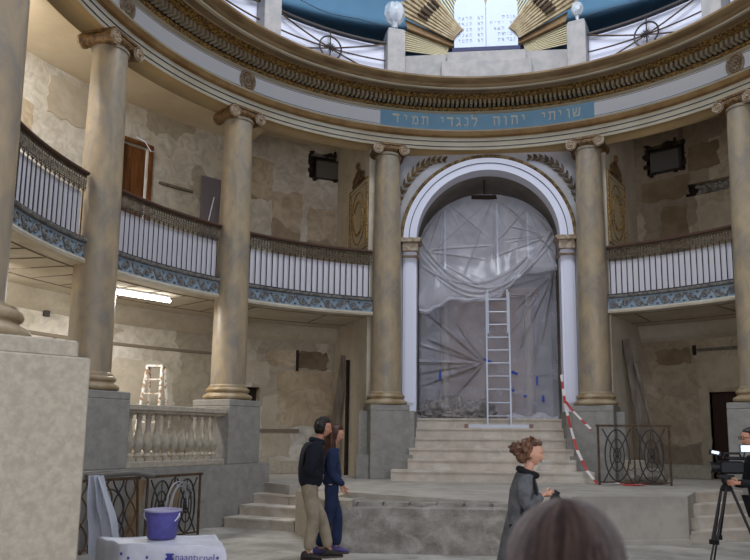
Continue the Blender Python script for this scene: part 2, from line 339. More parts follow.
# outer wall, lower and upper storey, with openings cut where the photo shows them
def wall_sweep(g, z0, z1, a0, a1, holes, th=.25):
    cuts = sorted(set([a0, a1]+[h[0] for h in holes]+[h[1] for h in holes]))
    for i in range(len(cuts)-1):
        c0, c1 = cuts[i], cuts[i+1]; hs = [h for h in holes if h[0] <= c0+1e-6 and h[1] >= c1-1e-6]; zs = [z0]
        for h in sorted(hs, key=lambda h: h[2]): zs += [h[2], h[3]]
        zs.append(z1)
        for k in range(0, len(zs), 2):
            if zs[k+1]-zs[k] > .01: g.sweep([(RO, zs[k]), (RO+th, zs[k]), (RO+th, zs[k+1]), (RO, zs[k+1])], c0, c1, step=1.5)
g = MB(); wall_sweep(g, 0, 4.2, -150, -22.5, [(-39.4, -36.9, 2.34, 2.68)]); struct('wall_left_lower', g, M['wallL'])
g = MB(); wall_sweep(g, 4.2, 9.0, -150, -22.5, [(-29.9, -24.3, 7.98, 8.66), (-60.6, -56.0, 4.5, 7.72)]); struct('wall_left_upper', g, M['wallL'])
g = MB(); wall_sweep(g, 0, 4.2, 22.5, 125, [(34.3, 38.4, .7, 2.6)]); struct('wall_right_lower', g, M['wallU'])
g = MB(); wall_sweep(g, 4.2, 9.0, 22.5, 125, [(26.8, 32.6, 7.86, 8.6), (32.5, 40.2, 7.16, 7.46)]); struct('wall_right_upper', g, M['wallU'])
# recess backs
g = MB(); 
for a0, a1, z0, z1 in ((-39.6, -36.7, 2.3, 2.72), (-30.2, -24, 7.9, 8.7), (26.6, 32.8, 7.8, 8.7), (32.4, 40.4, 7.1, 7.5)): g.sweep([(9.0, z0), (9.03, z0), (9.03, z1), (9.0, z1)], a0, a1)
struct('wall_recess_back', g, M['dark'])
g = MB(); g.sweep([(8.98, 7.1), (9.02, 7.1), (9.02, 7.5), (8.98, 7.5)], 34, 40.4); 
for k in range(60):
    a = rnd.uniform(33.6, 40); z = rnd.uniform(7.18, 7.44); g.sphere(P(8.93, a, z), (.07, .06, .045), 8, 5)
struct('wall_channel_rubble', g, M['rubble'])
# mouldings of the plaster walls: pipe line, ledge, base course
g = MB(); g.sweep([(8.62, .7), (RO, .7), (RO, .98), (8.66, .98)], -150, -25.2); struct('baseboard_left', g, M['stonebeige'])
g = MB(); g.sweep([(8.62, .7), (RO, .7), (RO, .99), (8.66, .99)], 25.2, 34.2); g.sweep([(8.62, .7), (RO, .7), (RO, .99), (8.66, .99)], 38.5, 125); struct('baseboard_right', g, M['stonebeige'])
g = MB(); g.sweep([(8.6, 3.9), (8.66, 3.86), (RO, 3.8), (RO, 4.17), (8.5, 4.17), (8.5, 4.1)], -150, -23.4); struct('trim_lower_left', g, M['plain'])
g = MB(); g.sweep([(8.6, 3.9), (8.66, 3.86), (RO, 3.8), (RO, 4.17), (8.5, 4.17), (8.5, 4.1)], 23.4, 125); struct('trim_lower_right', g, M['plain'])
g = MB(); g.sweep([(8.72, 3.36), (RO+.01, 3.36), (RO+.01, 3.42), (8.72, 3.42)], -120, -42); g.sweep([(8.70, 1.64), (RO+.01, 1.64), (RO+.01, 1.7), (8.7, 1.72)], -40, -30.5); struct('trim_wall_band', g, M['groove'])
# plaster patches that stand proud of the bare wall
def patches(name, spec, m, seed):
    r2 = random.Random(seed); g = MB()
    for a0, a1, z0, z1 in spec:
        n = 26; pts = []
        for i in range(n):
            t = i/n*4; k = int(t); f = t-k
            a, z = ((a0+(a1-a0)*f, z0), (a1, z0+(z1-z0)*f), (a1-(a1-a0)*f, z1), (a0, z1-(z1-z0)*f))[k]
            pts.append((a+r2.uniform(-.25, .25), z+r2.uniform(-.04, .04)))
        c = (sum(p[0] for p in pts)/n, sum(p[1] for p in pts)/n)
        vs = [P(8.735, a, z) for a, z in pts]+[P(8.76, a, z) for a, z in pts]+[P(8.735, *c)]
        g.add(vs, [(i, (i+1) % n, 2*n) for i in range(n)]+[(i, n+i, n+(i+1) % n, (i+1) % n) for i in range(n)])
    return struct(name, g, m)
patches('wall_patch_brown_left', [(-80, -74, 6.9, 7.6), (-36, -31, 5.9, 7.5), (-30, -25.2, 4.5, 7.2), (-44, -36, 7.2, 8.2), (-36, -31, 3.2, 3.6), (-34, -25, 1.8, 3.1)], M['wallU'], 3)
patches('wall_patch_grey_left', [(-41, -35.5, 2.75, 3.3), (-36.4, -31.8, 1.1, 2.5), (-60, -52, 2.2, 3.1), (-72, -66, 7.6, 8.4), (-55, -47, 5.2, 6.4)], M['plain'], 4)
patches('wall_patch_dark_left', [(-31, -26, 3.15, 3.56)], mat('dark_brown_patch', srgb(124, 106, 86), .95, c2=srgb(104, 88, 70), scale=3, bump=.3), 5)
patches('wall_patch_brown_right', [(28.5, 32.5, 5.0, 7.0), (26, 33, 7.2, 7.7), (27, 32, 3.26, 3.6), (33, 37.5, 7.75, 8.4)], mat('brown_patch', srgb(134, 114, 88), .95, c2=srgb(118, 98, 74), scale=2, bump=.3), 6)
patches('wall_patch_pale_right', [(33.2, 40, 2.7, 3.35), (33, 34.2, .8, 2.7), (34, 41, 5.2, 6.9)], mat('pale_patch', srgb(184, 170, 146), .95, c2=srgb(170, 154, 130), scale=2, bump=.3), 8)
# gallery slabs (gallery floor and its soffit with board joints)
for nm, a0, a1 in (('left', -124, -22.8), ('right', 22.8, 125)):
    g = MB(); g.sweep([(6.36, 4.16), (RO+.1, 4.16), (RO+.1, 4.46), (6.36, 4.46)], a0, a1); struct('floor_gallery_'+nm, g, M['plain'])
    g = MB()
    for R_ in (6.6, 7.9): g.sweep([(R_, 4.148), (R_+.022, 4.148), (R_+.022, 4.165), (R_, 4.165)], a0+.5, a1-.5)
    a = a0+5
    while a < a1-2:
        p0, p1 = P(6.6, a, 4.154), P(7.9, a, 4.154); d = (p1-p0).normalized(); q = Vector((-d.y, d.x, 0))*.009
        g.add([p0-q+Vector((0, 0, -.008)), p0+q+Vector((0, 0, -.008)), p1+q+Vector((0, 0, -.008)), p1-q+Vector((0, 0, -.008)), p0-q+Vector((0, 0, .01)), p0+q+Vector((0, 0, .01)), p1+q+Vector((0, 0, .01)), p1-q+Vector((0, 0, .01))], [(0, 1, 2, 3), (7, 6, 5, 4), (0, 4, 5, 1), (1, 5, 6, 2), (2, 6, 7, 3), (3, 7, 4, 0)]); a += (4.6 if a < -50 else 14)
    struct('trim_soffit_joints_'+nm, g, M['groove'])
    g = MB(); zc = 8.56 if nm == 'left' else 8.9; a_c = -40 if nm == 'left' else a1
    g.sweep([(6.6, zc), (RO+.1, zc), (RO+.1, 9.1), (6.6, 9.1)], a0, a_c)
    if nm == 'left': g.sweep([(6.6, 8.84), (RO+.1, 8.84), (RO+.1, 9.1), (6.6, 9.1)], -40, a1); struct('ceiling_gallery_'+nm, g, M['ceil'])
# radial end walls of the galleries
for sg, nm in ((-1, 'left'), (1, 'right')):
    g = MB()
    for z0, z1 in ((0.0, 9.0),):
        p = [P(6.45, sg*23.7), P(9.0, sg*25.0), P(9.0, sg*20.2), P(6.45, sg*20.2)]
        g.prism([(q.x, q.y) for q in (p if sg > 0 else p[::-1])], z0, z1)
    struct('wall_gallery_end_'+nm, g, M['plain'], smooth=False)

# ------------------------------------------------------------------ arch wall and niche
YA = 6.4; XC = .04; ZS = 5.98; RI = 1.6
g = MB()
def arc(r, n=48, x=XC, z=ZS): return [(x+r*math.cos(PI*i/n), z+r*math.sin(PI*i/n)) for i in range(n+1)]
def arch_plate(g, r_in, outer, y0, y1):   # ring between arch intrados and an outer outline
    a = arc(r_in, 48); b = outer; n = len(a)
    vs = [(x, y0, z) for x, z in a]+[(x, y0, z) for x, z in b]+[(x, y1, z) for x, z in a]+[(x, y1, z) for x, z in b]; fs = []
    for i in range(n-1): fs += [(i, i+1, n+i+1, n+i), (2*n+i, 3*n+i, 3*n+i+1, 2*n+i+1), (i, 2*n+i, 2*n+i+1, i+1), (n+i, n+i+1, 3*n+i+1, 3*n+i)]
    fs += [(0, n, 3*n, 2*n), (n-1, 3*n-1, 4*n-1, 2*n-1)]
    g.add(vs, fs)
out = []
for i in range(49):
    a = PI*i/48; c, s_ = math.cos(a), math.sin(a); tmax = min(2.62/max(abs(c), 1e-6), (9.0-ZS)/max(s_, 1e-6)); out.append((XC+tmax*c, ZS+tmax*s_))
arch_plate(g, RI+.3, out, YA+.03, YA+.35)
for sg in (-1, 1): g.box((XC+sg*(2.62+RI+.30)/2, YA+.19, (ZS+.7)/2), (2.62-RI-.30, .32, ZS-.7+1.4))
struct('wall_arch', g, mat('spandrel_paint', srgb(190, 190, 198), .7, c2=srgb(176, 172, 172), scale=1.5), smooth=False)
g = MB(); arch_plate(g, RI, arc(RI+.3), YA-.04, YA+.35); arch_plate(g, RI, arc(RI+.06), YA-.075, YA-.03)
for sg in (-1, 1):
    g.box((XC+sg*(RI+.15), YA+.155, (2.0+ZS)/2), (.3, .39, ZS-2.0)); g.box((XC+sg*(RI+.15), YA-.06, 4.0), (.2, .03, 3.4))
arch = struct('trim_arch_surround', g, M['white'], smooth=False)
g = MB(); g.tube([(x, YA-.05, z) for x, z in arc(RI+.17, 60)], .009, 6); obj('inlay_line', g, M['line'], arch)
g = MB(); g.tube([(x, YA-.02, z) for x, z in arc(RI+.345, 60)], .04, 8)
for i in range(90):
    a = PI*(i+.5)/90; g.sphere((XC+(RI+.345)*math.cos(a), YA-.06, ZS+(RI+.345)*math.sin(a)), (.02, .02, .026), 6, 4)
obj('beaded_moulding', g, M['laurel'], arch)
for sg in (-1, 1):
    g = MB(); x = XC+sg*(RI+.13)
    for z, h, w in ((ZS-.02, .05, .50), (ZS-.06, .04, .44), (ZS-.26, .2, .34), (ZS-.40, .03, .38)): g.box((x, YA+.05, z-.0+h/2-.02), (w, .52 if w > .4 else .42, h))
    obj('impost', g, M['volute'], arch, smooth=False)
    g = MB(); g.box((x, YA-.19, ZS-.075), (.40, .02, .03)); g.box((x, YA-.165, ZS-.40), (.36, .02, .012)); obj('impost_line', g, M['brown'], arch, smooth=False)
# niche behind the arch
g = MB(); yb = 8.9
prof = [(-1.62, 1.9)]+[(XC+1.64*math.cos(PI-PI*i/32), ZS+1.64*math.sin(PI-PI*i/32)) for i in range(33)]+[(1.7, 1.9)]
g.loft([[Vector((x, YA+.35, z)) for x, z in prof], [Vector((x, yb, z)) for x, z in prof]], closed=False)
g.add([(x, yb, z) for x, z in prof], [tuple(range(len(prof)))]); struct('wall_niche', g, M['niche'])
g = MB(); g.box((XC, (6.9+yb)/2, 1.87), (3.3, yb-6.88, .2)); struct('floor_niche', g, M['step'])
t = thing('ark_cabinet', 'brown wooden ark front seen dimly behind the plastic sheeting in the arch', 'cabinet', (XC, 8.2, 1.97))
g = MB(); g.box((XC, 8.35, 3.5), (2.3, .5, 3.0)); g.box((XC, 8.3, 5.08), (2.5, .6, .16)); obj('cabinet_body', g, M['arkwood'], t, smooth=False)
for sg in (-1, 1):
    g = MB(); g.box((XC+sg*.42, 8.08, 3.3), (.74, .06, 2.3)); obj('door', g, M['arkwood'], t, smooth=False)
    g = MB(); g.lathe([(.13, 1.98), (.13, 2.1), (.1, 2.14), (.1, 4.9), (.14, 4.98)], (XC+sg*1.0, 7.95, 0), 16); obj('colonnette', g, M['marble'], t)
g = MB(); g.box((XC-.05, 7.15, 7.16), (.62, .3, .1), rz=0.05); g.tube([(XC-.05, 7.1, 7.18), (XC-.05, 7.1, 7.62)], .015)
tag(obj('ventilation_slot', g, M['dark']), 'dark slot-shaped fitting under the crown of the arch above the plastic', 'vent')

# ------------------------------------------------------------------ entablature
a0, a1 = -152, 152
g = MB(); g.sweep([(6.65, 8.0), (6.2, 8.0), (6.2, 8.012), (6.64, 8.02)], a0, a1); g.sweep([(6.65, 8.0), (6.66, 8.0), (6.66, 9.05), (6.64, 9.05)], a0, a1); ent = struct('ceiling_architrave_soffit', g, M['soffit'])
g = MB(); g.sweep([(6.2, 8.0), (6.2, 8.075), (6.185, 8.075), (6.185, 8.19), (6.17, 8.19), (6.17, 8.28), (6.5, 8.28), (6.5, 8.01)], a0, a1); struct('trim_architrave', g, M['fasc'])
g = MB(); g.sweep([(6.183, 8.072), (6.183, 8.084), (6.2, 8.084), (6.2, 8.072)], a0, a1); g.sweep([(6.167, 8.186), (6.167, 8.198), (6.2, 8.198), (6.2, 8.186)], a0, a1); struct('trim_architrave_line', g, M['line'])
g = MB(); g.sweep([(6.17, 8.28), (6.1, 8.30), (6.07, 8.34), (6.06, 8.39), (6.3, 8.39), (6.3, 8.28)], a0, a1); struct('trim_brown_moulding', g, M['brown'])
g = MB(); g.sweep([(6.06, 8.39), (6.05, 8.42), (6.12, 8.45), (6.16, 8.47), (6.3, 8.47), (6.3, 8.39)], a0, a1); g.sweep([(6.19, 8.84), (6.12, 8.87), (6.12, 8.89), (6.3, 8.89), (6.3, 8.84)], a0, a1); struct('trim_frieze_border', g, M['fasc'])
g = MB(); g.sweep([(6.19, 8.47), (6.19, 8.86), (6.4, 8.86), (6.4, 8.47)], a0, a1); struct('trim_frieze', g, M['frieze'])
g = MB(); g.sweep([(6.186, 8.50), (6.186, 8.51), (6.2, 8.51), (6.2, 8.50)], a0, a1); g.sweep([(6.186, 8.815), (6.186, 8.825), (6.2, 8.825), (6.2, 8.815)], a0, a1); struct('trim_frieze_line', g, M['line'])
g = MB(); g.sweep([(6.12, 8.89), (6.06, 8.90), (6.04, 8.925), (6.06, 8.95), (6.3, 8.95), (6.3, 8.89)], a0, a1)
g.sweep([(5.80, 9.06), (5.74, 9.075), (5.66, 9.10), (5.60, 9.10), (5.60, 9.13), (6.2, 9.13), (6.2, 9.06)], a0, a1); go = struct('trim_gilt_moulding', g, M['gold'])
g = MB(); nb_ = 210
for i in range(nb_):
    a = -100+200*i/nb_; g.sphere(P(5.70, a, 9.065), (.026, .026, .026), 6, 4)
    a = -100+200*(i+.5)/nb_; g.sphere(P(6.045, a, 8.915), (.012, .012, .012), 5, 4)
obj('egg_and_dart', g, M['gold'], go)
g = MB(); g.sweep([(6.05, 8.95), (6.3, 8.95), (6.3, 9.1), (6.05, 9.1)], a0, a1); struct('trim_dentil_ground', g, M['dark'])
g = MB()
for i in range(190):
    a = -95+190*i/190; p = P(5.945, a, 9.005); g.box(p, (.056, .17, .115), rz=-math.radians(a))
struct('trim_dentil_course', g, M['dentil'], smooth=False)
g = MB(); g.sweep([(5.62, 9.09), (5.3, 9.005), (5.24, 8.985), (5.22, 9.0), (5.22, 9.13), (5.62, 9.13)], a0, a1); struct('trim_corona', g, M['fasc'])
g = MB(); g.sweep([(5.22, 9.01), (5.19, 9.03), (5.17, 9.075), (5.11, 9.10), (5.08, 9.125), (5.06, 9.15), (5.06, 9.19), (5.5, 9.19), (5.5, 9.02)], a0, a1); struct('trim_crown', g, M['crown'])
g = MB(); g.sweep([(5.3, 9.13), (RO+.3, 9.13), (RO+.3, 9.2), (5.3, 9.2)], a0, a1); struct('floor_attic', g, M['pier'])

def letter_mesh(ch, size, depth=.012):
    cu = bpy.data.curves.new('t', 'FONT'); cu.body = ch; cu.size = size; cu.extrude = depth; cu.align_x = 'CENTER'; cu.resolution_u = 8
    o = bpy.data.objects.new('t', cu); COL.objects.link(o); bpy.context.view_layer.update()
    me = bpy.data.meshes.new_from_object(o.evaluated_get(bpy.context.evaluated_depsgraph_get()))
    vs = [v.co.copy() for v in me.vertices]; fs = [tuple(p.vertices) for p in me.polygons]
    bpy.data.objects.remove(o); bpy.data.meshes.remove(me); bpy.data.curves.remove(cu); return vs, fs
GL = {'א': [[(0, 1), (.7, 0)], [(.62, 1), (.60, .70), (.44, .42)], [(.08, 0), (.10, .35), (.26, .60)]],
 'ב': [[(.05, .95), (.5, .95), (.6, .85), (.6, .05)], [(0, .05), (.74, .05)]], 'ג': [[(.1, .95), (.40, .95), (.42, .3), (.5, 0)], [(.42, .32), (.05, 0)]],
 'ד': [[(0, .95), (.7, .95)], [(.55, .95), (.55, 0)]], 'ה': [[(0, .95), (.65, .95), (.65, 0)], [(.1, .62), (.1, 0)]], 'ו': [[(0, .95), (.2, .95), (.2, 0)]],
 'ז': [[(0, .95), (.36, .95)], [(.18, .95), (.18, 0)]], 'ח': [[(0, .95), (.65, .95), (.65, 0)], [(.1, .95), (.1, 0)]], 'י': [[(0, .95), (.2, .95), (.2, .5)]],
 'כ': [[(.05, .95), (.5, .95), (.6, .8), (.6, .2), (.5, .05), (.05, .05)]], 'ל': [[(0, 1.3), (0, .9), (.55, .9), (.55, .6), (.25, 0)]],
 'מ': [[(.05, 0), (.12, .6), (0, .95)], [(.12, .6), (.3, .95), (.58, .9), (.65, .05), (.32, .05)]], 'נ': [[(.1, .95), (.35, .95), (.38, .05), (0, .05)]],
 'ע': [[(0, .95), (.22, .14)], [(.6, .95), (.55, .4), (0, -.05)]], 'ף': [[(.28, .55), (.1, .6), (.1, .95), (.6, .95), (.6, -.3)]], 'צ': [[(0, .05), (.6, .05), (.05, .95)], [(.6, .95), (.56, .62), (.34, .45)]],
 'ר': [[(0, .95), (.5, .95), (.6, .85), (.6, 0)]], 'ש': [[(0, .95), (.1, .05), (.66, .05), (.76, .95)], [(.38, .95), (.34, .5), (.10, .32)]], 'ת': [[(0, .95), (.65, .95), (.65, 0)], [(.15, .95), (.15, .1), (0, .05)]]}
def heb_letter(g, ch, h, depth):
    wd = max(x for st in GL[ch] for x, y in st)
    for st in GL[ch]:
        n = len(st); rings = []
        for i, (x, y) in enumerate(st):
            a = Vector(st[max(i-1, 0)]); b = Vector(st[min(i+1, n-1)]); d = (b-a).normalized(); q = Vector((-d.y, d.x))
            e = Vector((x-wd/2, y))+(d*(-.06 if i == 0 else .06 if i == n-1 else 0)); w = .085*(.75 if abs(q.y) < .5 else 1.15)
            c0, c1 = e+q*w, e-q*w; rings.append([Vector((c0.x*h, c0.y*h, depth)), Vector((c1.x*h, c1.y*h, depth)), Vector((c1.x*h, c1.y*h, -depth)), Vector((c0.x*h, c0.y*h, -depth))])
        g.loft(rings, True, True)
# inscription
ins = thing('inscription', 'blue frieze panel with raised gilt Hebrew inscription above the arch', 'inscription', (0, 6.18, 8.48))
g = MB(); g.sweep([(6.175, 8.475), (6.175, 8.86), (6.195, 8.86), (6.195, 8.475)], -22.2, 22.4); obj('blue_panel', g, M['frblue'], ins)
words = [('שויתי', 18.9, 12.2), ('יהוה', 8.0, 2.4), ('לנגדי', -2.2, -9.0), ('תמיד', -12.7, -18.9)]
for w, ah, at in words:
    for i, ch in enumerate(w):
        a = ah+(at-ah)*i/(len(w)-1); g = MB()
        g.T = Matrix.Translation(P(6.165, a, 8.57)) @ Matrix.Rotation(-math.radians(a), 4, 'Z') @ Matrix.Rotation(PI/2, 4, 'X')
        heb_letter(g, ch, .19, .014); obj('letter', g, M['baselet'], ins, smooth=False)
# medallions on the frieze
for a, lb in ((-78.9, 'round rosette medallion on the white frieze above the nearer left column'), (-51.3, 'round rosette medallion on the white frieze above the second left column'), (49.8, 'round rosette medallion on the white frieze at the right')):
    c = P(6.19, a, 8.66); t = thing('medallion', lb, 'medallion', c, -math.radians(a))
    def loc(mb): 
        mb.T = Matrix.Translation(c) @ Matrix.Rotation(-math.radians(a), 4, 'Z'); return mb
    g = loc(MB()); 
    g.tube([(.17*math.cos(2*PI*i/32)*.95, -.03, .21*math.sin(2*PI*i/32)) for i in range(32)], .028, 8, closed=True); g.tube([(.115*math.cos(2*PI*i/32)*.95, -.03, .14*math.sin(2*PI*i/32)) for i in range(32)], .012, 6, closed=True); obj('ring', g, M['volute'], t)
    g = loc(MB()); g.loft([[Vector((.17*.95*math.cos(2*PI*i/24), y, .21*math.sin(2*PI*i/24))) for i in range(24)] for y in (-.02, .02)], True, True); obj('disc', g, M['brown'], t)
    g = loc(MB()); g.sphere((0, -.045, 0), (.03, .02, .035), 10, 6)
    for k in range(8):
        b = 2*PI*k/8; g.sphere((.065*math.cos(b), -.035, .08*math.sin(b)), (.026, .015, .03), 8, 5)
    obj('rosette', g, M['volute'], t)

# ------------------------------------------------------------------ columns
HB = 2.22; HC = 8.0
def spiral(c, r0, turns, ax1, ax2, sgn=1, n=40, r1=.02):
    return [c+(ax1*math.cos(sgn*t)+ax2*math.sin(sgn*t))*(r0*(1-k/n)+r1*k/n) for k in range(n+1) for t in (2*PI*turns*k/n,)]
def column(az, label, hp=.42, hs=.42, dx=0, dy=0, zb=0.7, prz=None, bs=1.0):
    c = P(6.3, az)+Vector((dx, dy, 0)); t = thing('column', label, 'column', (c.x, c.y, zb), -math.radians(az), 'marble columns carrying the ring')
    T = Matrix.Translation(c) @ Matrix.Rotation(-math.radians(az), 4, 'Z')   # local -Y looks to the centre
    def L(): 
        m = MB(); m.T = T; return m
    g = L(); n = 24; prof = []
    for i in range(n+1):
        u = i/n; r = .327-(.327-.272)*(u**1.7); prof.append((r, HB+.29+(7.74-HB-.29)*u))
    prof = [(.35, HB+.25), (.348, HB+.27)]+prof+[(.295, 7.75), (.30, 7.78), (.28, 7.80), (.28, 7.86)]; g.lathe(prof, n=48); obj('shaft', g, M['marble'], t)
    g = L(); pr_ = []
    for i in range(9): b = -PI/2+PI*i/8; pr_.append((.405+.055*math.cos(b), HB+.055+.05*math.sin(b)))
    pr_ += [(.40, HB+.115), (.375, HB+.135), (.375, HB+.145)]
    for i in range(9): b = -PI/2+PI*i/8; pr_.append((.375+.035*math.cos(b), HB+.185+.038*math.sin(b)))
    pr_ += [(.365, HB+.232), (.365, HB+.25), (.345, HB+.255)]
    g.lathe([(r*bs, z) for r, z in pr_], n=48); obj('base', g, M['basegold'], t)
    # capital
    g = L(); g.box((0, 0, 7.975), (.66, .62, .045)); g.box((0, 0, 7.94), (.58, .54, .04)); g.lathe([(.27, 7.80), (.31, 7.83), (.325, 7.86), (.30, 7.9), (.27, 7.93)], n=32)
    for k in range(20):
        b = 2*PI*k/20; g.sphere((.32*math.cos(b), .32*math.sin(b), 7.858), (.024, .024, .03), 6, 4)
    for sy in (-1, 1): g.box((0, sy*.27, 7.905), (.5, .05, .07))
    cap = obj('capital', g, M['capgold'], t)
    for sx in (-1, 1):
        g = L(); m2 = 20; rings = []   # bolster running from front to back, ribbed
        for k in range(m2+1):
            y = -.30+.6*k/m2; rr = .085+.035*abs(2*k/m2-1)**1.5+.007*(k % 2)
            rings.append([Vector((sx*.295+rr*math.cos(2*PI*i/20), y, 7.845+rr*math.sin(2*PI*i/20))) for i in range(20)])
        g.loft(rings, True, True); obj('bolster', g, M['capgold'], cap)
        for sy in (-1, 1):
            g = L(); cc = Vector((sx*.295, sy*.31, 7.845))
            g.loft([[cc+Vector((.118*math.cos(2*PI*i/24), yy, .118*math.sin(2*PI*i/24))) for i in range(24)] for yy in (-.02, .02)], True, True)
            g.tube(spiral(cc+Vector((0, sy*.024, 0)), .105, 2.4, Vector((0, 0, 1)), Vector((sx*-1.0, 0, 0)), -1, 48), [.016-.006*k/48 for k in range(49)], 6)
            g.sphere(cc+Vector((0, sy*.03, 0)), .024, 8, 6)
            obj('volute', g, M['volute'], cap)
            g = L(); g.loft([[cc+Vector((.112*math.cos(2*PI*i/24), yy, .112*math.sin(2*PI*i/24))) for i in range(24)] for yy in (sy*.021, sy*.023)], True, True); obj('volute_eye_ground', g, M['capgold'], cap)
    g = L()
    if prz is not None: g.T = Matrix.Translation(c) @ Matrix.Rotation(math.radians(prz), 4, 'Z')
    g.bbox((0, 0, (zb+HB-.12)/2), (2*hp, 2*hp, HB-.12-zb), b=.012)
    g.bbox((0, 0, HB-.06), (2*hs, 2*hs, .12), b=.012)
    obj('pedestal', g, M['stone'] if hp < .6 else M['stonebeige'], t, smooth=False)
    return t
column(-140.8, 'nearest column, cut by the left edge of the photo, on a large beige block', .71, .645, dx=-.03, dy=.05, zb=0, bs=1.12)
column(-110.8, 'marble column hidden behind the nearest column at the left', zb=1.05)
column(-80.4, 'second column from the left, standing before the wooden gallery door', .45, .45, zb=1.05, prz=-22)
column(-52.0, 'column at the right end of the stone balustrade, base lit yellow', .45, .45, zb=1.05, prz=-22)
column(-20.2, 'column at the left side of the plastic-covered arch', .42, .42)
column(20.7, 'column at the right side of the plastic-covered arch', .42, .42)
column(49.8, 'column cut by the right edge of the photo behind the video camera', zb=1.02)
# blocks that widen the two pedestals beside the arch
for sg, nm in ((-1, 'left'), (1, 'right')):
    g = MB(); xa, xb = (1.62, 2.72)
    g.box((sg*2.145+.02, 6.12, 1.5), (1.17, .9, 1.2)); 
    g.box((sg*2.17+.03, 5.98, .95), (1.16, 1.0, .5)); g.box((sg*1.80+.05, 5.7, .87), (.5, .5, .34))
    struct('wall_arch_plinth_'+nm, g, M['stone'], smooth=False)

# ------------------------------------------------------------------ gallery fascia and railings
def bay(a0, a1, label, nbal=22):
    mid = P(6.3, (a0+a1)/2, 4.5); t = thing('gallery_railing', label, 'railing', mid, 0, 'gallery railings')
    g = MB(); g.sweep([(6.27, 5.53), (6.25, 5.55), (6.25, 5.575), (6.28, 5.60), (6.34, 5.60), (6.36, 5.575), (6.36, 5.55), (6.34, 5.53)], a0, a1); obj('handrail', g, M['handrail'], t)
    g = MB(); g.sweep([(6.28, 4.52), (6.34, 4.52), (6.34, 4.555), (6.28, 4.555)], a0, a1); obj('bottom_rail', g, M['iron'], t)
    g = MB(); g.sweep([(6.365, 4.56), (6.385, 4.56), (6.385, 5.27), (6.365, 5.27)], a0+.2, a1-.2); obj('backing_board', g, M['board'], t)
    for i in range(nbal):
        a = a0+(a1-a0)*(i+.5)/nbal; g = MB(); g.tube([P(6.31, a, 4.55), P(6.31, a, 5.32)], .011, 6); g.sphere(P(6.31, a, 5.3), .02, 6, 4); obj('baluster', g, M['iron'], t)
    g = MB(); g.sweep([(6.30, 5.32), (6.32, 5.32), (6.32, 5.335), (6.30, 5.335)], a0, a1); g.sweep([(6.30, 5.50), (6.32, 5.50), (6.32, 5.53), (6.30, 5.53)], a0, a1)
    m = nbal*2
    for i in range(m):
        a = a0+(a1-a0)*(i+.5)/m; da = (a1-a0)/m*.5
        g.tube([P(6.31, a+da*.9*math.cos(2*PI*k/10), 5.425+.075*math.sin(2*PI*k/10)) for k in range(10)], .009, 4, closed=True)
        g.tube([P(6.31, a-da, 5.335), P(6.31, a+da, 5.5)], .007, 4); g.tube([P(6.31, a+da, 5.335), P(6.31, a-da, 5.5)], .007, 4)
        g.tube([P(6.31, a-da, 5.32), P(6.31, a, 5.27), P(6.31, a+da, 5.32)], .008, 4)
    obj('lace_band', g, M['lace'], t)
    return t
def fascia(nm, a0, a1, nsp):
    g = MB(); g.sweep([(6.30, 4.22), (6.36, 4.22), (6.36, 4.47), (6.30, 4.47)], a0, a1); f = struct('trim_fascia_'+nm, g, M['fblue'])
    g = MB(); g.sweep([(6.30, 4.46), (6.25, 4.47), (6.23, 4.50), (6.23, 4.52), (6.4, 4.52), (6.4, 4.46)], a0, a1); obj('upper_moulding', g, M['scroll'], f)
    g = MB(); g.sweep([(6.36, 4.15), (6.26, 4.15), (6.25, 4.19), (6.27, 4.225), (6.36, 4.225)], a0, a1); obj('lower_moulding', g, M['plain'], f)
    g = MB()
    for i in range(nsp):
        a = a0+(a1-a0)*(i+.5)/nsp; s = 1 if i % 2 else -1; w = abs(a1-a0)/nsp
        def q(da, dz): return P(6.29, a+da, 4.345+dz)
        k2 = 28; g.tube([q(w*.30*(1-.8*k/k2)*math.cos(2*PI*1.6*k/k2), s*.085*(1-.8*k/k2)*math.sin(2*PI*1.6*k/k2)) for k in range(k2+1)], [.019-.007*k/k2 for k in range(k2+1)], 6)
        g.tube([q(w*.30, 0), q(w*.42, s*.07), q(w*.58, s*.09), q(w*.7, 0)], .017, 6)
        for u in (-.42, .45): g.sphere(q(w*u, -s*.07), (.03, .03, .02), 6, 4)
        g.sphere(q(0, 0), .022, 6, 4)
    obj('scrollwork', g, M['scroll'], f)
for a0, a1, nm, lb in ((-107.6, -83.6, 'one', 'steeply seen gallery railing at far left beside the nearest column'), (-77.4, -54.9, 'two', 'gallery railing in front of the wooden door and grey board'), (-49.1, -23.3, 'three', 'gallery railing left of the arch, under the ragged wall opening'), (23.6, 47.0, 'four', 'gallery railing right of the arch')):
    bay(a0, a1, lb); fascia(nm, a0-.3, a1+.3, 10)

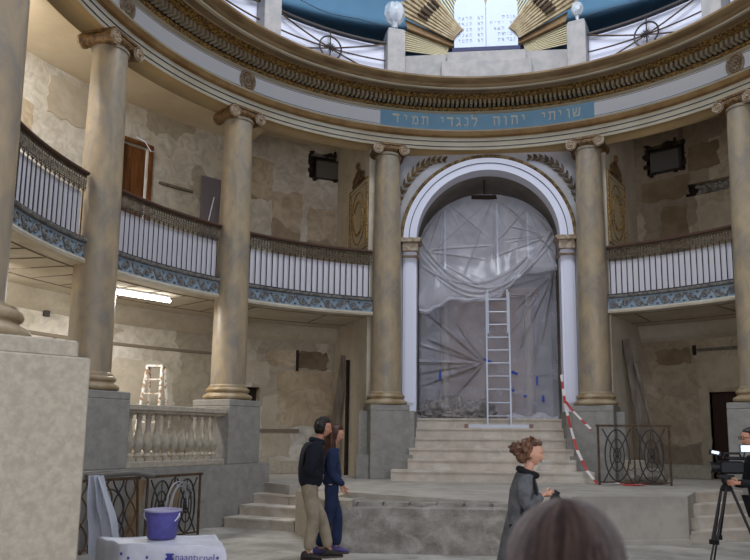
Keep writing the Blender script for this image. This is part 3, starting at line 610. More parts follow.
# ------------------------------------------------------------------ stone balustrade
t = thing('balustrade', 'stone balustrade of pale turned balusters between two grey pedestals', 'balustrade', P(6.05, -66, 1.05))
bc2, bc3 = P(6.3, -80.4), P(6.3, -52.0); bd = (bc3-bc2).normalized(); bn = Vector((bd.y, -bd.x, 0)); BL = (bc3-bc2).length; brz = math.atan2(bd.y, bd.x); bm_ = (bc2+bc3)/2+bn*.26
for nm_, z, w, h in (('top_rail', 1.995, .34, .09), ('top_rail', 1.93, .26, .05), ('bottom_rail', 1.10, .32, .10)):
    g = MB(); g.bbox(bm_+Vector((0, 0, z)), (BL-.92, w, h), rz=brz, b=.01); obj(nm_, g, M['stonebeige'], t, smooth=False)
for i in range(11):
    c = bc2+bd*(.62+(BL-1.24)*i/10)+bn*.26
    g = MB(); g.box((c.x, c.y, 1.175), (.15, .15, .05), rz=brz); g.box((c.x, c.y, 1.895), (.14, .14, .03), rz=brz)
    g.lathe([(.06, 1.20), (.068, 1.235), (.05, 1.26), (.042, 1.28), (.06, 1.32), (.08, 1.38), (.086, 1.43), (.078, 1.50), (.058, 1.58), (.042, 1.68), (.035, 1.78), (.04, 1.82), (.055, 1.835), (.042, 1.85), (.05, 1.882)], c, 18)
    obj('baluster', g, M['stonebeige'], t)

# ------------------------------------------------------------------ attic: piers, railings, tablets
for a, lb in ((-50.8, 'pale stone attic pier left of the far left star railing'), (-20.7, 'pale stone attic pier carrying the wrapped lamp left of the tablets'), (20.7, 'pale stone attic pier right of the tablets'), (50.0, 'pale stone attic pier at the upper right corner')):
    c = P(5.62, a, 9.2); g = MB(); g.bbox((c.x, c.y, 9.2+.56), (.40, .40, 1.12), rz=-math.radians(a), b=.012); g.bbox((c.x, c.y, 9.2+1.16), (.36, .36, .08), rz=-math.radians(a), b=.012)
    tag(obj('attic_pier', g, M['pier'], smooth=False, origin=c), lb, 'pier')
def attic_rail(a0, a1, lb):
    t = thing('attic_railing', lb, 'railing', P(5.6, (a0+a1)/2, 9.2)); am = (a0+a1)/2; zc = 9.69
    g = MB(); g.sweep([(5.70, 9.2), (5.73, 9.2), (5.73, 10.09), (5.70, 10.09)], a0, a1); obj('backing_board', g, M['white'], t)
    g = MB(); g.sweep([(5.57, 10.08), (5.63, 10.08), (5.63, 10.12), (5.57, 10.12)], a0, a1, step=1); obj('top_rail', g, M['iron'], t)
    def ln(za, zb, aa=a0, ab=a1):
        n = 14; return [P(5.6, aa+(ab-aa)*k/n, za+(zb-za)*k/n) for k in range(n+1)]
    for za, zb in ((10.08, 9.3), (9.3, 10.08), (9.69, 9.69)):
        g = MB(); g.tube(ln(za, zb), .018, 6); obj('bar', g, M['ironrust'], t)
    g = MB(); g.tube([P(5.6, am, 9.3), P(5.6, am, 10.1)], .014, 6); obj('bar', g, M['ironrust'], t)
    g = MB(); w = math.degrees(.25/5.6)
    g.tube([P(5.58, am+w*math.cos(2*PI*k/32), zc+.25*math.sin(2*PI*k/32)) for k in range(32)], .018, 6, closed=True)
    for k in range(12):
        b = 2*PI*k/12; g.tube([P(5.57, am, zc), P(5.57, am+w*.45*math.cos(b), zc+.11*math.sin(b))], [.025, .006], 5)
    g.sphere(P(5.56, am, zc), .035, 8, 6); obj('star_medallion', g, M['iron'], t)
    g = MB(); g.tube([P(5.62, a0+(a1-a0)*k/20, 10.52+.03*math.sin(k*.5)) for k in range(21)], .008, 5)
    tag(obj('cable', g, M['iron']), 'thin dark cable strung above the '+('left' if am < 0 else 'right')+' star railing', 'cable') if abs(am) < 45 else obj('cable', g, M['iron'], t)
attic_rail(-48.8, -22.8, 'iron star railing with white backing left of the tablets')
attic_rail(22.8, 48.0, 'iron star railing with white backing right of the tablets')
attic_rail(-79, -52.9, 'iron railing with white backing cut by the top edge at left')
attic_rail(52.2, 78, 'iron railing with white backing at the far upper right')
# dome drum and dome
g = MB(); g.sweep([(8.7, 9.2), (8.8, 9.2), (8.8, 12.2), (8.7, 12.2)], -180, 180, step=5, caps=False)
pr_ = [(8.7-(8.7-2.6)*(1-math.cos(PI/2*i/10)), 12.2+2.6*math.sin(PI/2*i/10)) for i in range(11)]
g.sweep(pr_+[(r+.08, z+.08) for r, z in pr_[::-1]], -180, 180, step=5, caps=False); struct('ceiling_dome', g, M['skyblue'])
# plinth with tablets
YT = 5.75
t = thing('attic_plinth', 'pale stone stepped plinth carrying the tablets above the cornice', 'plinth', (0.03, YT, 9.2))
g = MB(); g.bbox((.03, YT+.02, 9.60), (3.62, .3, .88), b=.01); obj('low_wall', g, M['pier'], t, smooth=False)
g = MB(); g.bbox((.03, YT-.04, 9.48), (1.98, .5, .60), b=.012); g.bbox((.03, YT+.0, 9.90), (1.74, .5, .24), b=.012); obj('centre_block', g, M['pier'], t, smooth=False)
tb = thing('tablets', 'pair of white round-topped tablets with Hebrew lettering on a navy strip', 'tablets', (.03, YT, 10.02))
g = MB(); g.box((.03, YT-.14, 10.085), (1.50, .16, .09)); obj('navy_strip', g, M['navy'], tb, smooth=False)
heb = {1: ['אנכי ה', 'לא יהיה', 'לא תשא', 'זכור את', 'כבד את'], -1: ['לא תרצח', 'לא תנאף', 'לא תגנב', 'לא תענה', 'לא תחמד']}
for sx in (-1, 1):
    cx_ = .03+sx*.355; g = MB(); poly = [(cx_-.35, 10.13), (cx_+.35, 10.13)]+[(cx_+.35*math.cos(PI*i/20), 11.12+.36*math.sin(PI*i/20)) for i in range(21)]
    n = len(poly); g.add([(x, YT-.17, z) for x, z in poly]+[(x, YT-.09, z) for x, z in poly], [tuple(range(n)), tuple(range(n, 2*n))[::-1]]+[(i, n+i, n+(i+1) % n, (i+1) % n) for i in range(n)])
    tab = obj('tablet', g, M['tablet'], tb, smooth=False)
    for r_, line in enumerate(heb[sx]):
        a_, b_ = line.split(' '); z = 10.82-.135*r_
        for w, x0, st in ((a_, cx_+.27, .072), (b_, cx_+.02, .085)):
            g = MB()
            for i, ch in enumerate(w):
                g.T = Matrix.Translation((x0-i*st, YT-.176, z)) @ Matrix.Rotation(PI/2, 4, 'X'); heb_letter(g, ch, .062, .004)
            obj('lettering', g, M['letters'], tab, smooth=False)
g = MB(); g.prism([(-.09, 0), (.09, 0), (.16, .3), (-.16, .3)], -.04, .04); g.v = [Vector((v.x+.03, YT-.12+v.z, 11.10+v.y)) for v in g.v]; obj('gilt_wedge', g, M['ray'], tb, smooth=False)
sb = thing('sunburst', 'gilded sunburst of wooden rays behind the tablets', 'sunburst', (.03, YT+.1, 9.9))
def ray(ang, r0, r1, rad, y, m, sx, w=None):
    g = MB(); d = Vector((sx*math.cos(ang), 0, math.sin(ang))); c = Vector((.03, y, 9.9)); g.tube([c+d*r0, c+d*r1], [rad*.7, rad*1.5], 6); return obj('ray', g, m, sb)
for sx in (-1, 1):
    for k in range(9): ray(math.radians(31+21*k/8), .84, 2.35-.05*(k % 2), .036, YT-.22+.03*abs(k-4)*.3, M['ray'], sx)
    for k in range(9): ray(math.radians(11+13*k/8), .9, 2.05, .014, YT+.02, M['raylight'], sx)
    for k in range(17): ray(math.radians(54.5+33*k/16), .7, 2.3, .017, YT+.03, M['raylight'], sx)
    g = MB(); c = Vector((.03, YT-.1, 9.9)); a_, b_ = math.radians(25), math.radians(30); pts = [c+Vector((sx*math.cos(x)*r, 0, math.sin(x)*r)) for x, r in ((a_, .8), (a_, 1.95), (b_, 2.1), (b_, .8))]
    g.add(pts+[p+Vector((0, .14, 0)) for p in pts], [(0, 1, 2, 3), (7, 6, 5, 4), (0, 4, 5, 1), (1, 5, 6, 2), (2, 6, 7, 3), (3, 7, 4, 0)]); obj('recess_slab', g, M['brown'], sb, smooth=False)  # brown slab: its colour stands in for the dark recess below the thick rays
    for k in range(5):
        a_ = math.radians(35+3.5*k); p = c+Vector((sx*math.cos(a_)*1.72, -.18, math.sin(a_)*1.72)); g = MB(); g.box(p, (.26, .05, .035), rot=Matrix.Rotation(-sx*a_, 3, 'Y')); obj('notch', g, M['darkwood'], sb, smooth=False)
# lamps wrapped in clear film on the two inner piers
for sx, lb in ((-1, 'glass globe lamp wrapped in clear film on the pier left of the tablets'), (1, 'small crystal lamp on the pier right of the tablets')):
    c = P(5.62, sx*20.7, 10.4); t = thing('wrapped_lamp', lb, 'lamp', c)
    g = MB(); g.lathe([(.09, 10.4), (.09, 10.42), (.04, 10.45), (.03, 10.55), (.06, 10.6)], (c.x, c.y, 0), 16); obj('foot', g, M['alu'], t)
    g = MB(); rr = .23 if sx < 0 else .13
    g.sphere((c.x, c.y, 10.62+rr), (rr, rr, rr*1.15), 24, 16, fn=lambda v, q: q*(1+.12*noise.noise(v*4)+.06*math.sin(9*math.atan2(v.y, v.x)))); g.lathe([(rr*.3, 10.5), (rr*.35, 10.6), (rr*.6, 10.68)], (c.x, c.y, 0), 14); obj('film_wrap', g, M['glasswrap'], t)

# ------------------------------------------------------------------ gilt ornament around the arch
def leaf(g, base, d, L_, w, y):
    d = d.normalized(); q = Vector((-d.z, 0, d.x)); pts = []
    prof = [(0, .1), (.2, .7), (.45, 1), (.7, .8), (1, .02)]
    top = [base+d*L_*u+q*w*h for u, h in prof]; bot = [base+d*L_*u-q*w*h for u, h in prof][::-1]
    ridge = base+d*L_*.45+Vector((0, -.03, 0)); P_ = top+bot; n = len(P_)
    P_ = [p+Vector((0, y, 0)) for p in P_]; r_ = ridge+Vector((0, y, 0)); bk = [p+Vector((0, .03, 0)) for p in P_]
    g.add(P_+[r_]+bk, [(i, (i+1) % n, n) for i in range(n)]+[(i, n+1+i, n+1+(i+1) % n, (i+1) % n) for i in range(n)])
for sx, lb in ((-1, 'gilt laurel branch in the left spandrel of the arch'), (1, 'dull gilt laurel branch in the right spandrel of the arch')):
    g = MB(); n = 12
    for k in range(n):
        u = k/(n-1); c = Vector((XC+sx*(2.02-1.0*u**1.5), YA-.02, 6.78+1.12*math.sin(u*PI/2)**1.0*.98)); c2 = Vector((XC+sx*(2.02-1.0*(u+.06)**1.5), YA-.02, 6.78+1.12*math.sin((u+.06)*PI/2)*.98)); d = c2-c
        L_ = .27*(1-.45*abs(2*u-1)); q = Vector((-d.z, 0, d.x)).normalized()
        leaf(g, c, d.normalized()+q*.6, L_, .030, 0); leaf(g, c, d.normalized()-q*.6, L_*.8, .028, 0); leaf(g, c, d.normalized(), L_*.6, .016, -.01)
    tag(obj('laurel_branch', g, M['basegold'] if False else (M['laurel'] if sx < 0 else M['laurel2']), smooth=False), lb, 'ornament')
for sg, lb in ((-1, 'ochre panel with gilt oval wreath beside the left arch column'), (1, 'ochre panel with gilt oval wreath beside the right arch column')):
    def W_(r, z, off=.0): 
        az = sg*(23.72+1.3*(r-6.45)/2.55); p = P(r, az, z); off = off*.45; nrm = Vector((math.cos(math.radians(az)), -math.sin(math.radians(az)), 0))*sg; return p+nrm*off
    t = thing('wreath_panel', lb, 'ornament', W_(6.95, 5.6)); r0, r1, z0, z1 = 6.50, 7.75, 5.75, 7.35
    g = MB(); vs = [W_(r, z, o) for o in (.0, .03) for r, z in ((r0, z0), (r1, z0), (r1, z1), (r0, z1))]; g.add(vs, [(0, 1, 2, 3), (7, 6, 5, 4), (0, 4, 5, 1), (1, 5, 6, 2), (2, 6, 7, 3), (3, 7, 4, 0)]); obj('panel', g, mat('panel_ochre%d' % sg, srgb(184, 168, 138), .6), t, smooth=False)
    g = MB()
    for o_, rad in ((.0, .02), (.1, .01)): g.tube([W_(r, z, .045) for r, z in ((r0+o_, z0+o_), (r1-o_, z0+o_), (r1-o_, z1-o_), (r0+o_, z1-o_))], rad, 6, closed=True)
    obj('gilt_frame', g, M['gold'], t)
    g = MB(); cr, cz = (r0+r1)/2, (z0+z1)/2
    for A_, B_, rad in ((.45, .62, .016), (.30, .40, .026)): g.tube([W_(cr+A_*math.cos(2*PI*k/40), cz+B_*math.sin(2*PI*k/40), .045) for k in range(40)], rad, 7, closed=True)
    for k in range(28):
        b = 2*PI*k/28; g.sphere(W_(cr+.30*math.cos(b), cz+.40*math.sin(b), .08), (.02, .02, .04), 6, 4)
    obj('wreath', g, M['gold'], t)
    g = MB()
    for k in range(9):
        u = k/8-.5; g.tube([W_(cr+u*.8, z1+.04, .05), W_(cr+u*.5, z1+.22+.15*(1-abs(u)*2), .06), W_(cr+u*.2, z1+.35, .06)], [.03, .035, .02], 6)
    for k in (-1, 1): g.tube([W_(cr+k*(.18+.2*math.cos(q)), z1+.16+.1*math.sin(q), .06) for q in [i*.5 for i in range(13)]], .025, 6)
    g.sphere(W_(cr, z1+.45, .06), (.07, .07, .1), 8, 6); obj('crest', g, M['capgold'], t)

# ------------------------------------------------------------------ plastic sheeting in the arch
def fold(x, z, seed):
    v = 0
    for k, (fx, fz, a) in enumerate(((3.1, 1.1, .05), (1.3, 4.7, .035), (7.3, 2.2, .02), (2.5, 9.1, .018), (13, 5, .008))):
        n = noise.noise((x*fx+seed*7, z*fz+seed*3, seed+k)); v += a*(1-2*abs(n))*2
    return v
HEM = [(-1.6, 4.46), (-1.35, 4.40), (-1.1, 4.52), (-.8, 4.70), (-.4, 4.66), (0, 4.68), (.3, 4.76), (.5, 4.95), (.75, 5.2), (1.0, 5.28), (1.6, 5.34), (1.8, 5.34)]
def hem(x):
    for i in range(len(HEM)-1):
        if x <= HEM[i+1][0]:
            t = (x-HEM[i][0])/(HEM[i+1][0]-HEM[i][0]); t = t*t*(3-2*t); return HEM[i][1]+(HEM[i+1][1]-HEM[i][1])*t
    return HEM[-1][1]
rc = random.Random(21); CR = []
for ax, az_, n in ((-.92, 7.1, 9), (.22, 7.2, 12), (1.0, 6.9, 6), (-1.5, 5.9, 7), (1.5, 6.2, 5)):
    for k in range(n):
        an = math.radians(rc.uniform(-145, -35)) if abs(ax) < 1.2 else math.radians(rc.uniform(-50, 20)) if ax < 0 else math.radians(rc.uniform(160, 230)); L_ = rc.uniform(.8, 2.2); o_ = rc.uniform(0, .25)
        CR.append((ax+math.cos(an)*o_, az_+math.sin(an)*o_, math.cos(an), math.sin(an), L_, rc.uniform(.012, .03)*rc.choice((1, 1, -1)), rc.uniform(.010, .022)))
SW = [(rc.uniform(-.5, .2), 4.72+.10*k+rc.uniform(-.03, .03), rc.uniform(.25, .55), rc.uniform(.02, .04), rc.uniform(.015, .03)) for k in range(4)]
def crease(x, z, CR, SW):
    y = 0
    for cx_, cz_, dx, dz, L_, a, w in CR:
        s_ = (x-cx_)*dx+(z-cz_)*dz
        if 0 < s_ < L_:
            d = abs(-(x-cx_)*dz+(z-cz_)*dx)
            if d < 4*w: y += a*math.exp(-(d/w)**2)*min(1, s_*5, (L_-s_)*3)
    for xc, zc_, b, a, w in SW:
        zz = zc_+b*(x-xc)**2; d = abs(z-zz)/math.sqrt(1+(2*b*(x-xc))**2)
        if d < 4*w: y += a*math.exp(-(d/w)**2)
    return y
def upper(u, v):
    x = XC-1.58+3.16*u; zb = hem(x); zt = max(ZS+math.sqrt(max(0, 1.57**2-(x-XC)**2))*.80, zb+.4); z = zb+(zt-zb)*v
    bulge = .22*math.exp(-((v-.12)/.22)**2)
    y = 7.02-bulge+.07*noise.noise((x*1.1, z*.8, 3))+.03*noise.noise((x*3, z*2.2, 8))-crease(x, z, CR, SW)
    return Vector((x, y, z))
g = MB(); g.grid(upper, 230, 230); tag(obj('plastic_sheet', g, M['film'], ang=180), 'billowing translucent plastic sheet filling the round head of the arch', 'plastic sheet')
g = MB()
def roll(u, v):
    x = XC-1.56+2.3*u; b = 2*PI*v; rr = .06+.03*noise.noise((x*3, b, 3))+.008*math.sin(16*x+2*b)
    return Vector((x, 6.80+rr*math.cos(b), hem(x)+.0+rr*.8*math.sin(b)))
g.grid(roll, 90, 16); tag(obj('plastic_roll', g, M['film'], ang=180), 'gathered roll of plastic along the lower hem of the upper sheet', 'plastic sheet')
def low(x0, x1, px, pz, seed, a0_, a1_, n_):
    r4 = random.Random(seed); C2 = []
    for k in range(n_):
        an = math.radians(r4.uniform(a0_, a1_)); C2.append((px, pz, math.cos(an), math.sin(an), r4.uniform(1.0, 2.3), r4.uniform(.03, .06)*r4.choice((1, 1, -1)), r4.uniform(.015, .035)))
    for k in range(4): C2.append((x0, 2.2+.25*k, 1, r4.uniform(-.2, .2), x1-x0, .015, .02))
    def fn(u, v):
        x = x0+(x1-x0)*u; z = 2.0+3.55*v
        y = 7.16+.07*noise.noise((x*1.2, z*.7, seed))+.02*noise.noise((x*4, z*3, seed))-crease(x, z, C2, [])-.16*max(0, 1-v*5)*(.7+.3*math.sin(x*9))
        return Vector((x, y, z))
    return fn
g = MB(); g.grid(low(-1.54, .02, -.05, 3.25, 5, 110, 240, 14), 110, 150); tag(obj('plastic_sheet', g, M['film2'], ang=180), 'translucent plastic sheet in the arch left of the ladder, folds pulled to one side', 'plastic sheet')
g = MB(); g.grid(low(.03, 1.62, 1.55, 5.3, 9, 190, 265, 11), 110, 150); tag(obj('plastic_sheet', g, M['film2'], ang=180), 'translucent plastic sheet in the arch right of the ladder', 'plastic sheet')
for x, z0, z1, lb in ((-.93, 5.3, 6.95, 'pale vertical tape strip on the upper plastic, left one'), (.28, 5.2, 7.05, 'pale vertical tape strip on the upper plastic, middle one'), (.98, 5.6, 6.75, 'pale vertical tape strip on the upper plastic, right one')):
    g = MB(); n = 20; pts = [upper((x-XC+1.58)/3.16, k/n*.95) for k in range(n+1)]; pts = [p for p in pts if z0 <= p.z <= z1]
    g.loft([[p+Vector((-.018, -.05, 0)), p+Vector((.018, -.05, 0)), p+Vector((.018, -.04, 0)), p+Vector((-.018, -.04, 0))] for p in pts], True, True); tag(obj('tape_strip', g, M['film3']), lb, 'tape')
for x, z, w, h, lb in ((-1.05, 2.95, .05, .22, 'blue tape scrap on the left lower plastic'), (.62, 3.0, .16, .06, 'blue tape scrap highest on the right lower plastic'), (1.12, 2.82, .04, .2, 'vertical blue tape scrap on the right lower plastic'), (.55, 2.62, .14, .05, 'small slanted blue tape scrap near the plastic hem'), (.85, 2.48, .07, .05, 'small square blue tape scrap near the plastic hem'), (1.25, 2.42, .05, .16, 'vertical blue tape scrap low at the right jamb'), (.02, 3.25, .2, .05, 'blue tape tied round the ladder stile')):
    g = MB(); g.box((x, 6.90 if x != .02 else 6.62, z), (w, .02, h), rot=Matrix.Rotation(.4 if w > h else 0, 3, 'Y')); tag(obj('tape_scrap', g, M['bluetape']), lb, 'tape')
g = MB()
rp = random.Random(4)
for k in range(13):
    x_ = -1.42+1.36*k/12; r_ = (.20+.05*rp.random(), .16, .13+.20*rp.random()*min(1, .3+k/5))
    g.sphere((x_, 6.68+.05*rp.uniform(-1, 1), 1.97+r_[2]*.55), r_, 30, 22, fn=lambda v, q, sd=k*3.1: Vector((q.x, q.y, max(q.z, -r_[2]*.54)))*(.72+.5*(1-2*abs(noise.noise(v*1.9+Vector((sd, 0, 0)))))+.12*(1-2*abs(noise.noise(v*5+Vector((0, sd, 0)))))))
tag(obj('crumpled_tarp', g, M['tarp'], ang=50), 'crumpled grey tarpaulin heaped at the foot of the left lower plastic', 'tarpaulin')
g = MB()
def pile2(u, v):
    x = .45+1.1*u; b = PI*v; q = 1+.35*noise.noise((x*7, b*2, 7)); return Vector((x, 6.88-.16*math.cos(b)*q, 1.975+(.1+.05*math.sin(u*12))*math.sin(b)*abs(q)))
g.grid(pile2, 50, 14); tag(obj('crumpled_tarp', g, M['film'], ang=60), 'low fold of plastic lying right of the ladder foot', 'plastic sheet')

# ------------------------------------------------------------------ ladder in the arch
t = thing('ladder', 'aluminium ladder standing on the steps against the upper plastic', 'ladder', (.25, 6.3, 1.76))
for x in (.0, .5):
    g = MB(); g.box((x+.0, 6.46, 3.27), (.032, .07, 3.04), rot=Matrix.Rotation(-.09, 3, 'X')); obj('stile', g, M['alu'], t, smooth=False)
for x in (.035, .465):
    g = MB(); g.box((x, 6.53, 4.35), (.03, .05, 1.0), rot=Matrix.Rotation(-.09, 3, 'X')); obj('inner_stile', g, M['alu'], t, smooth=False)
for k in range(10):
    z = 2.02+.29*k; y = 6.46+(z-3.27)*.0902; g = MB(); g.tube([(.0, y, z), (.5, y, z)], .012, 8); obj('rung', g, M['alu'], t)
g = MB(); g.box((.23, 6.29, 1.80), (1.36, .06, .075)); obj('stabiliser_bar', g, M['alu'], t, smooth=False)
for x in (-.46, .92):
    g = MB(); g.box((x, 6.29, 1.80), (.09, .09, .09)); obj('rubber_foot', g, M['red'] if False else mat('foot_rubber%.1f' % x, srgb(140, 110, 100), .8), t, smooth=False)
g = MB(); g.tube([(.52, 6.6, 3.6), (.53, 6.72, 5.1)], .03, 8); 
# ------------------------------------------------------------------ barrier tape
t = thing('barrier_tape', 'red and white barrier tape hanging from the arch jamb down to the platform', 'tape', (1.9, 5.2, .7))
def tape(path, m0):
    segs = 0; pts = [Vector(p) for p in path]; seg = []; acc = 0
    fine = []
    for i in range(len(pts)-1):
        n = max(1, int((pts[i+1]-pts[i]).length/.06)); fine += [pts[i].lerp(pts[i+1], k/n) for k in range(n)]
    fine.append(pts[-1]); k = 0
    while k < len(fine)-1:
        s_ = fine[k:k+5]; g = MB(); rings = []
        for j, p in enumerate(s_):
            tw = .5*math.sin((k+j)*.31); w = Vector((math.cos(tw)*.027, math.sin(tw)*.027, .006)); d = Vector((0, -.002, 0)); rings.append([p-w, p+w, p+w+d, p-w+d])
        g.loft(rings, True, True); obj('tape_stripe', g, M['red'] if (k//4+m0) % 2 else M['tapewhite'], t); k += 4
tape([(1.57, 6.2, 2.9), (1.53, 5.42, 2.26), (1.61, 5.35, 1.82), (1.70, 5.1, 1.33), (1.83, 4.8, .95), (1.97, 4.52, .72)], 0)
tape([(1.54, 5.40, 2.30), (1.64, 5.36, 2.14), (1.80, 5.25, 1.95), (1.92, 4.66, 1.72)], 1)
tape([(2.1, 4.5, .72), (2.3, 4.46, .75), (2.5, 4.5, .72), (2.75, 4.45, .73)], 0)
g = MB()
for k in range(5): g.tube([(2.55+.12*math.cos(b)+.04*k, 4.42+.05*math.sin(b)*(1+k*.2), .71+.005*k) for b in [i*.5 for i in range(13)]], .007, 5)
obj('tape_coil', g, M['red'], t)

# ------------------------------------------------------------------ wrought iron railings standing about
def iron_panel(name, label, A, B, z0, z1, lean=(0, 0), style=0):
    A = Vector((*A, z0)); B = Vector((*B, z0)); H = z1-z0; D = B-A; t = thing(name, label, 'railing', (A+B)/2); W2 = D.length
    def q(u, v): return A+D*u+Vector((lean[0]*v, lean[1]*v, H*v))
    g = MB(); rr = .022
    g.tube([q(0, 0), q(0, 1)], rr, 6); g.tube([q(1, 0), q(1, 1)], rr, 6); g.tube([q(0, .05), q(1, .05)], .014, 6); g.box(q(.5, 1), (W2+.08, .05, .04), rz=math.atan2(D.y, D.x)); obj('frame', g, M['ironrust'], t)
    def ring(cu, cv, ru, rv, r, nm='ring'):
        g = MB(); g.tube([q(cu+ru*math.cos(2*PI*k/36), cv+rv*math.sin(2*PI*k/36)) for k in range(36)], r, 6, closed=True); obj(nm, g, M['iron'], t)
    if style == 0:
        for cu in (.26, .74):
            ring(cu, .5, .17, .43, .014); ring(cu, .5, .10, .27, .012); ring(cu, .5, .05, .12, .012)
            g = MB(); g.tube([q(cu-.2, .05), q(cu+.2, .95)], .012, 6); g.tube([q(cu-.2, .95), q(cu+.2, .05)], .012, 6); obj('cross_bar', g, M['iron'], t)
            g = MB(); g.tube([q(cu, .08), q(cu, .92)], .008, 6); g.sphere(q(cu, .5), .04, 8, 6); obj('boss', g, M['iron'], t)
        g = MB(); g.tube([q(.5, .05), q(.5, 1)], .016, 6); g.tube([q(.44+.06*math.cos(b)*b/6, .35+.1*math.sin(b)) for b in [i*.4 for i in range(16)]], .01, 5); obj('centre_bar', g, M['ironrust'], t)
    else:
        for k in range(5):
            cu = .12+.19*k; g = MB(); g.tube([q(cu+.085*math.sin(v*8+k), v) for v in [i/18 for i in range(19)]], .013, 6); g.tube([q(cu-.085*math.sin(v*8+k), v) for v in [i/18 for i in range(19)]], .013, 6); obj('twisted_bar', g, M['iron'] if k % 2 else M['ironrust'], t)
        ring(.55, .5, .22, .36, .012)
    return t
iron_panel('iron_railing', 'wrought iron railing with oval rosettes standing on the platform right of the arch', (2.02, 4.57), (3.33, 4.6), .70, 1.80)
iron_panel('iron_railing', 'rusty iron railing panel leaning on the low wall behind the bucket', (-5.12, .95), (-4.72, 2.0), .0, .95, (0, 0))
iron_panel('iron_railing', 'dark iron railing panel with twisted bars nearest to the large column block', (-5.55, -.25), (-5.12, .72), .0, .95, (-.05, 0), style=1)
g = MB(); g.tube([(-5.4, -.3, 1.02), (-5.14, .5, 1.03), (-4.92, .72, .98)], .035, 8); tag(obj('grey_pipe', g, M['steel']), 'grey pipe lying along the top of the dark iron panel', 'pipe')
g = MB()
for k, (r_, cy_) in enumerate(((.42, .45), (.30, .5), (.5, .35))): g.tube([(-4.78, 1.25+.1*k+r_*math.cos(b), cy_+r_*math.sin(b)) for b in [i*PI/16 for i in range(17)]], .012, 5)
tag(obj('bent_wire', g, M['alu']), 'pale bent wires arching over the rusty iron railing', 'wire')

for (x, y, h, w, r_, lb) in ((-5.28, .92, .92, .16, .5, 'tan board leaning between the two iron panels'), (-4.88, 1.30, .80, .13, .2, 'short tan board leaning behind the rusty iron railing')):
    g = MB(); g.box((x, y, h/2), (w, .03, h), rot=Matrix.Rotation(r_, 3, 'Z') @ Matrix.Rotation(.12, 3, 'Y')); tag(obj('plank', g, M['tan'], smooth=False), lb, 'plank')
# ------------------------------------------------------------------ odds and ends in the aisles
g = MB(); g.bbox((2.78, 5.05, .93), (.42, .16, .44), rz=.15, b=.02); tag(obj('stone_slab', g, M['stonebeige']), 'small pale stone slab leaning behind the iron railing', 'slab')
g = MB()
for k in range(12): g.sphere((2.95+.25*rnd.uniform(-1, 1), 5.05+.2*rnd.uniform(-1, 1), .80+.1*rnd.random()), (.18, .14, .12), 8, 6, fn=lambda v, q: q*(1+.3*noise.noise(v*3)))
tag(obj('rubble_heap', g, M['rubble']), 'grey heap of rubble behind the iron railing on the platform', 'rubble', kind='stuff')
g = MB(); g.box((3.20, 6.45, 2.15), (.16, .05, 3.1), rot=Matrix.Rotation(.0, 3, 'Z') @ Matrix.Rotation(-.13, 3, 'Y')); tag(obj('plank', g, M['plank'], smooth=False), 'long plank leaning behind the right arch column', 'plank')
g = MB(); g.box((3.42, 6.3, 1.9), (.07, .05, 2.6), rot=Matrix.Rotation(-.22, 3, 'Y')); tag(obj('plank', g, M['plank'], smooth=False), 'thin batten leaning beside the long plank right of the arch', 'plank')
g = MB(); g.box((-3.46, 7.2, 2.05), (.2, .05, 2.8), rot=Matrix.Rotation(.12, 3, 'Y')); tag(obj('plank', g, M['plank'], smooth=False), 'narrow grey board leaning in the left aisle beside the arch column', 'board')
g = MB(); g.box((-3.16, 6.9, 2.0), (.04, .16, 2.6), rz=-.4); struct('dark_slit', g, M['dark'], smooth=False)  # thin dark slab drawn for the narrow slit beside the leaning board
g = MB(); g.box(P(8.95, 36.35, 1.65), (.8, .05, 1.94), rz=-math.radians(36.35)); d = struct('door_3', g, M['darkwood'], smooth=False)
# upper gallery wooden door and board
t = struct('door_1', MB().box(P(8.9, -58.3, 6.1), (.62, .06, 3.2), rz=math.radians(58.3)), M['wood'], smooth=False)
for dx, w, h, z in ((-.15, .2, 1.0, 6.9), (.15, .2, 1.0, 6.9), (-.15, .2, 1.2, 5.5), (.15, .2, 1.2, 5.5)):
    g = MB(); g.T = Matrix.Translation(P(8.9, -58.3)) @ Matrix.Rotation(math.radians(58.3), 4, 'Z'); g.box((dx, -.045, z), (w, .03, h)); obj('door_panel', g, M['wood'], t, smooth=False)
g = MB(); g.T = Matrix.Translation(P(8.74, -58.3)) @ Matrix.Rotation(math.radians(58.3), 4, 'Z'); g.box((.36, -.0, 6.1), (.07, .08, 3.3)); g.box((-.36, -.0, 6.1), (.07, .08, 3.3)); g.box((0, 0, 7.75), (.78, .08, .07)); obj('door_frame', g, M['wood'], t, smooth=False)
g = MB(); c = P(8.55, -46.6, 5.95); g.box(c, (.5, .05, 2.9), rot=Matrix.Rotation(math.radians(46.6), 3, 'Z') @ Matrix.Rotation(-.03, 3, 'X')); tag(obj('grey_board', g, M['greyboard'], smooth=False), 'tall grey board leaning on the gallery wall beside the second left column', 'board')
g = MB(); c = P(8.5, -47.2); g.tube([(c.x+.05, c.y-.1, 6.3), (c.x+.12, c.y, 6.9)], .012, 5); tag(obj('white_stick', g, M['white']), 'short white stick standing before the tall grey gallery board', 'stick')
g = MB(); g.sweep([(8.66, 6.98), (8.72, 6.98), (8.72, 7.03), (8.66, 7.03)], -54.6, -49.2); tag(obj('wall_rail', g, M['plank']), 'thin rail fixed to the gallery wall between door and grey board', 'rail')
g = MB(); g.tube([P(8.6, -59, 7.8), P(8.5, -58, 7.72), P(8.5, -57, 7.55), P(8.55, -56.2, 7.6)], .012, 5); tag(obj('loose_cable', g, M['white']), 'pale loose cable hanging over the wooden gallery door', 'cable')
g = MB(); g.tube([P(7.1, -86, 8.84), P(7.4, -78, 8.84)], .02, 6); tag(obj('batten', g, M['wood']), 'thin wooden batten on the upper ceiling behind the second left column', 'batten')
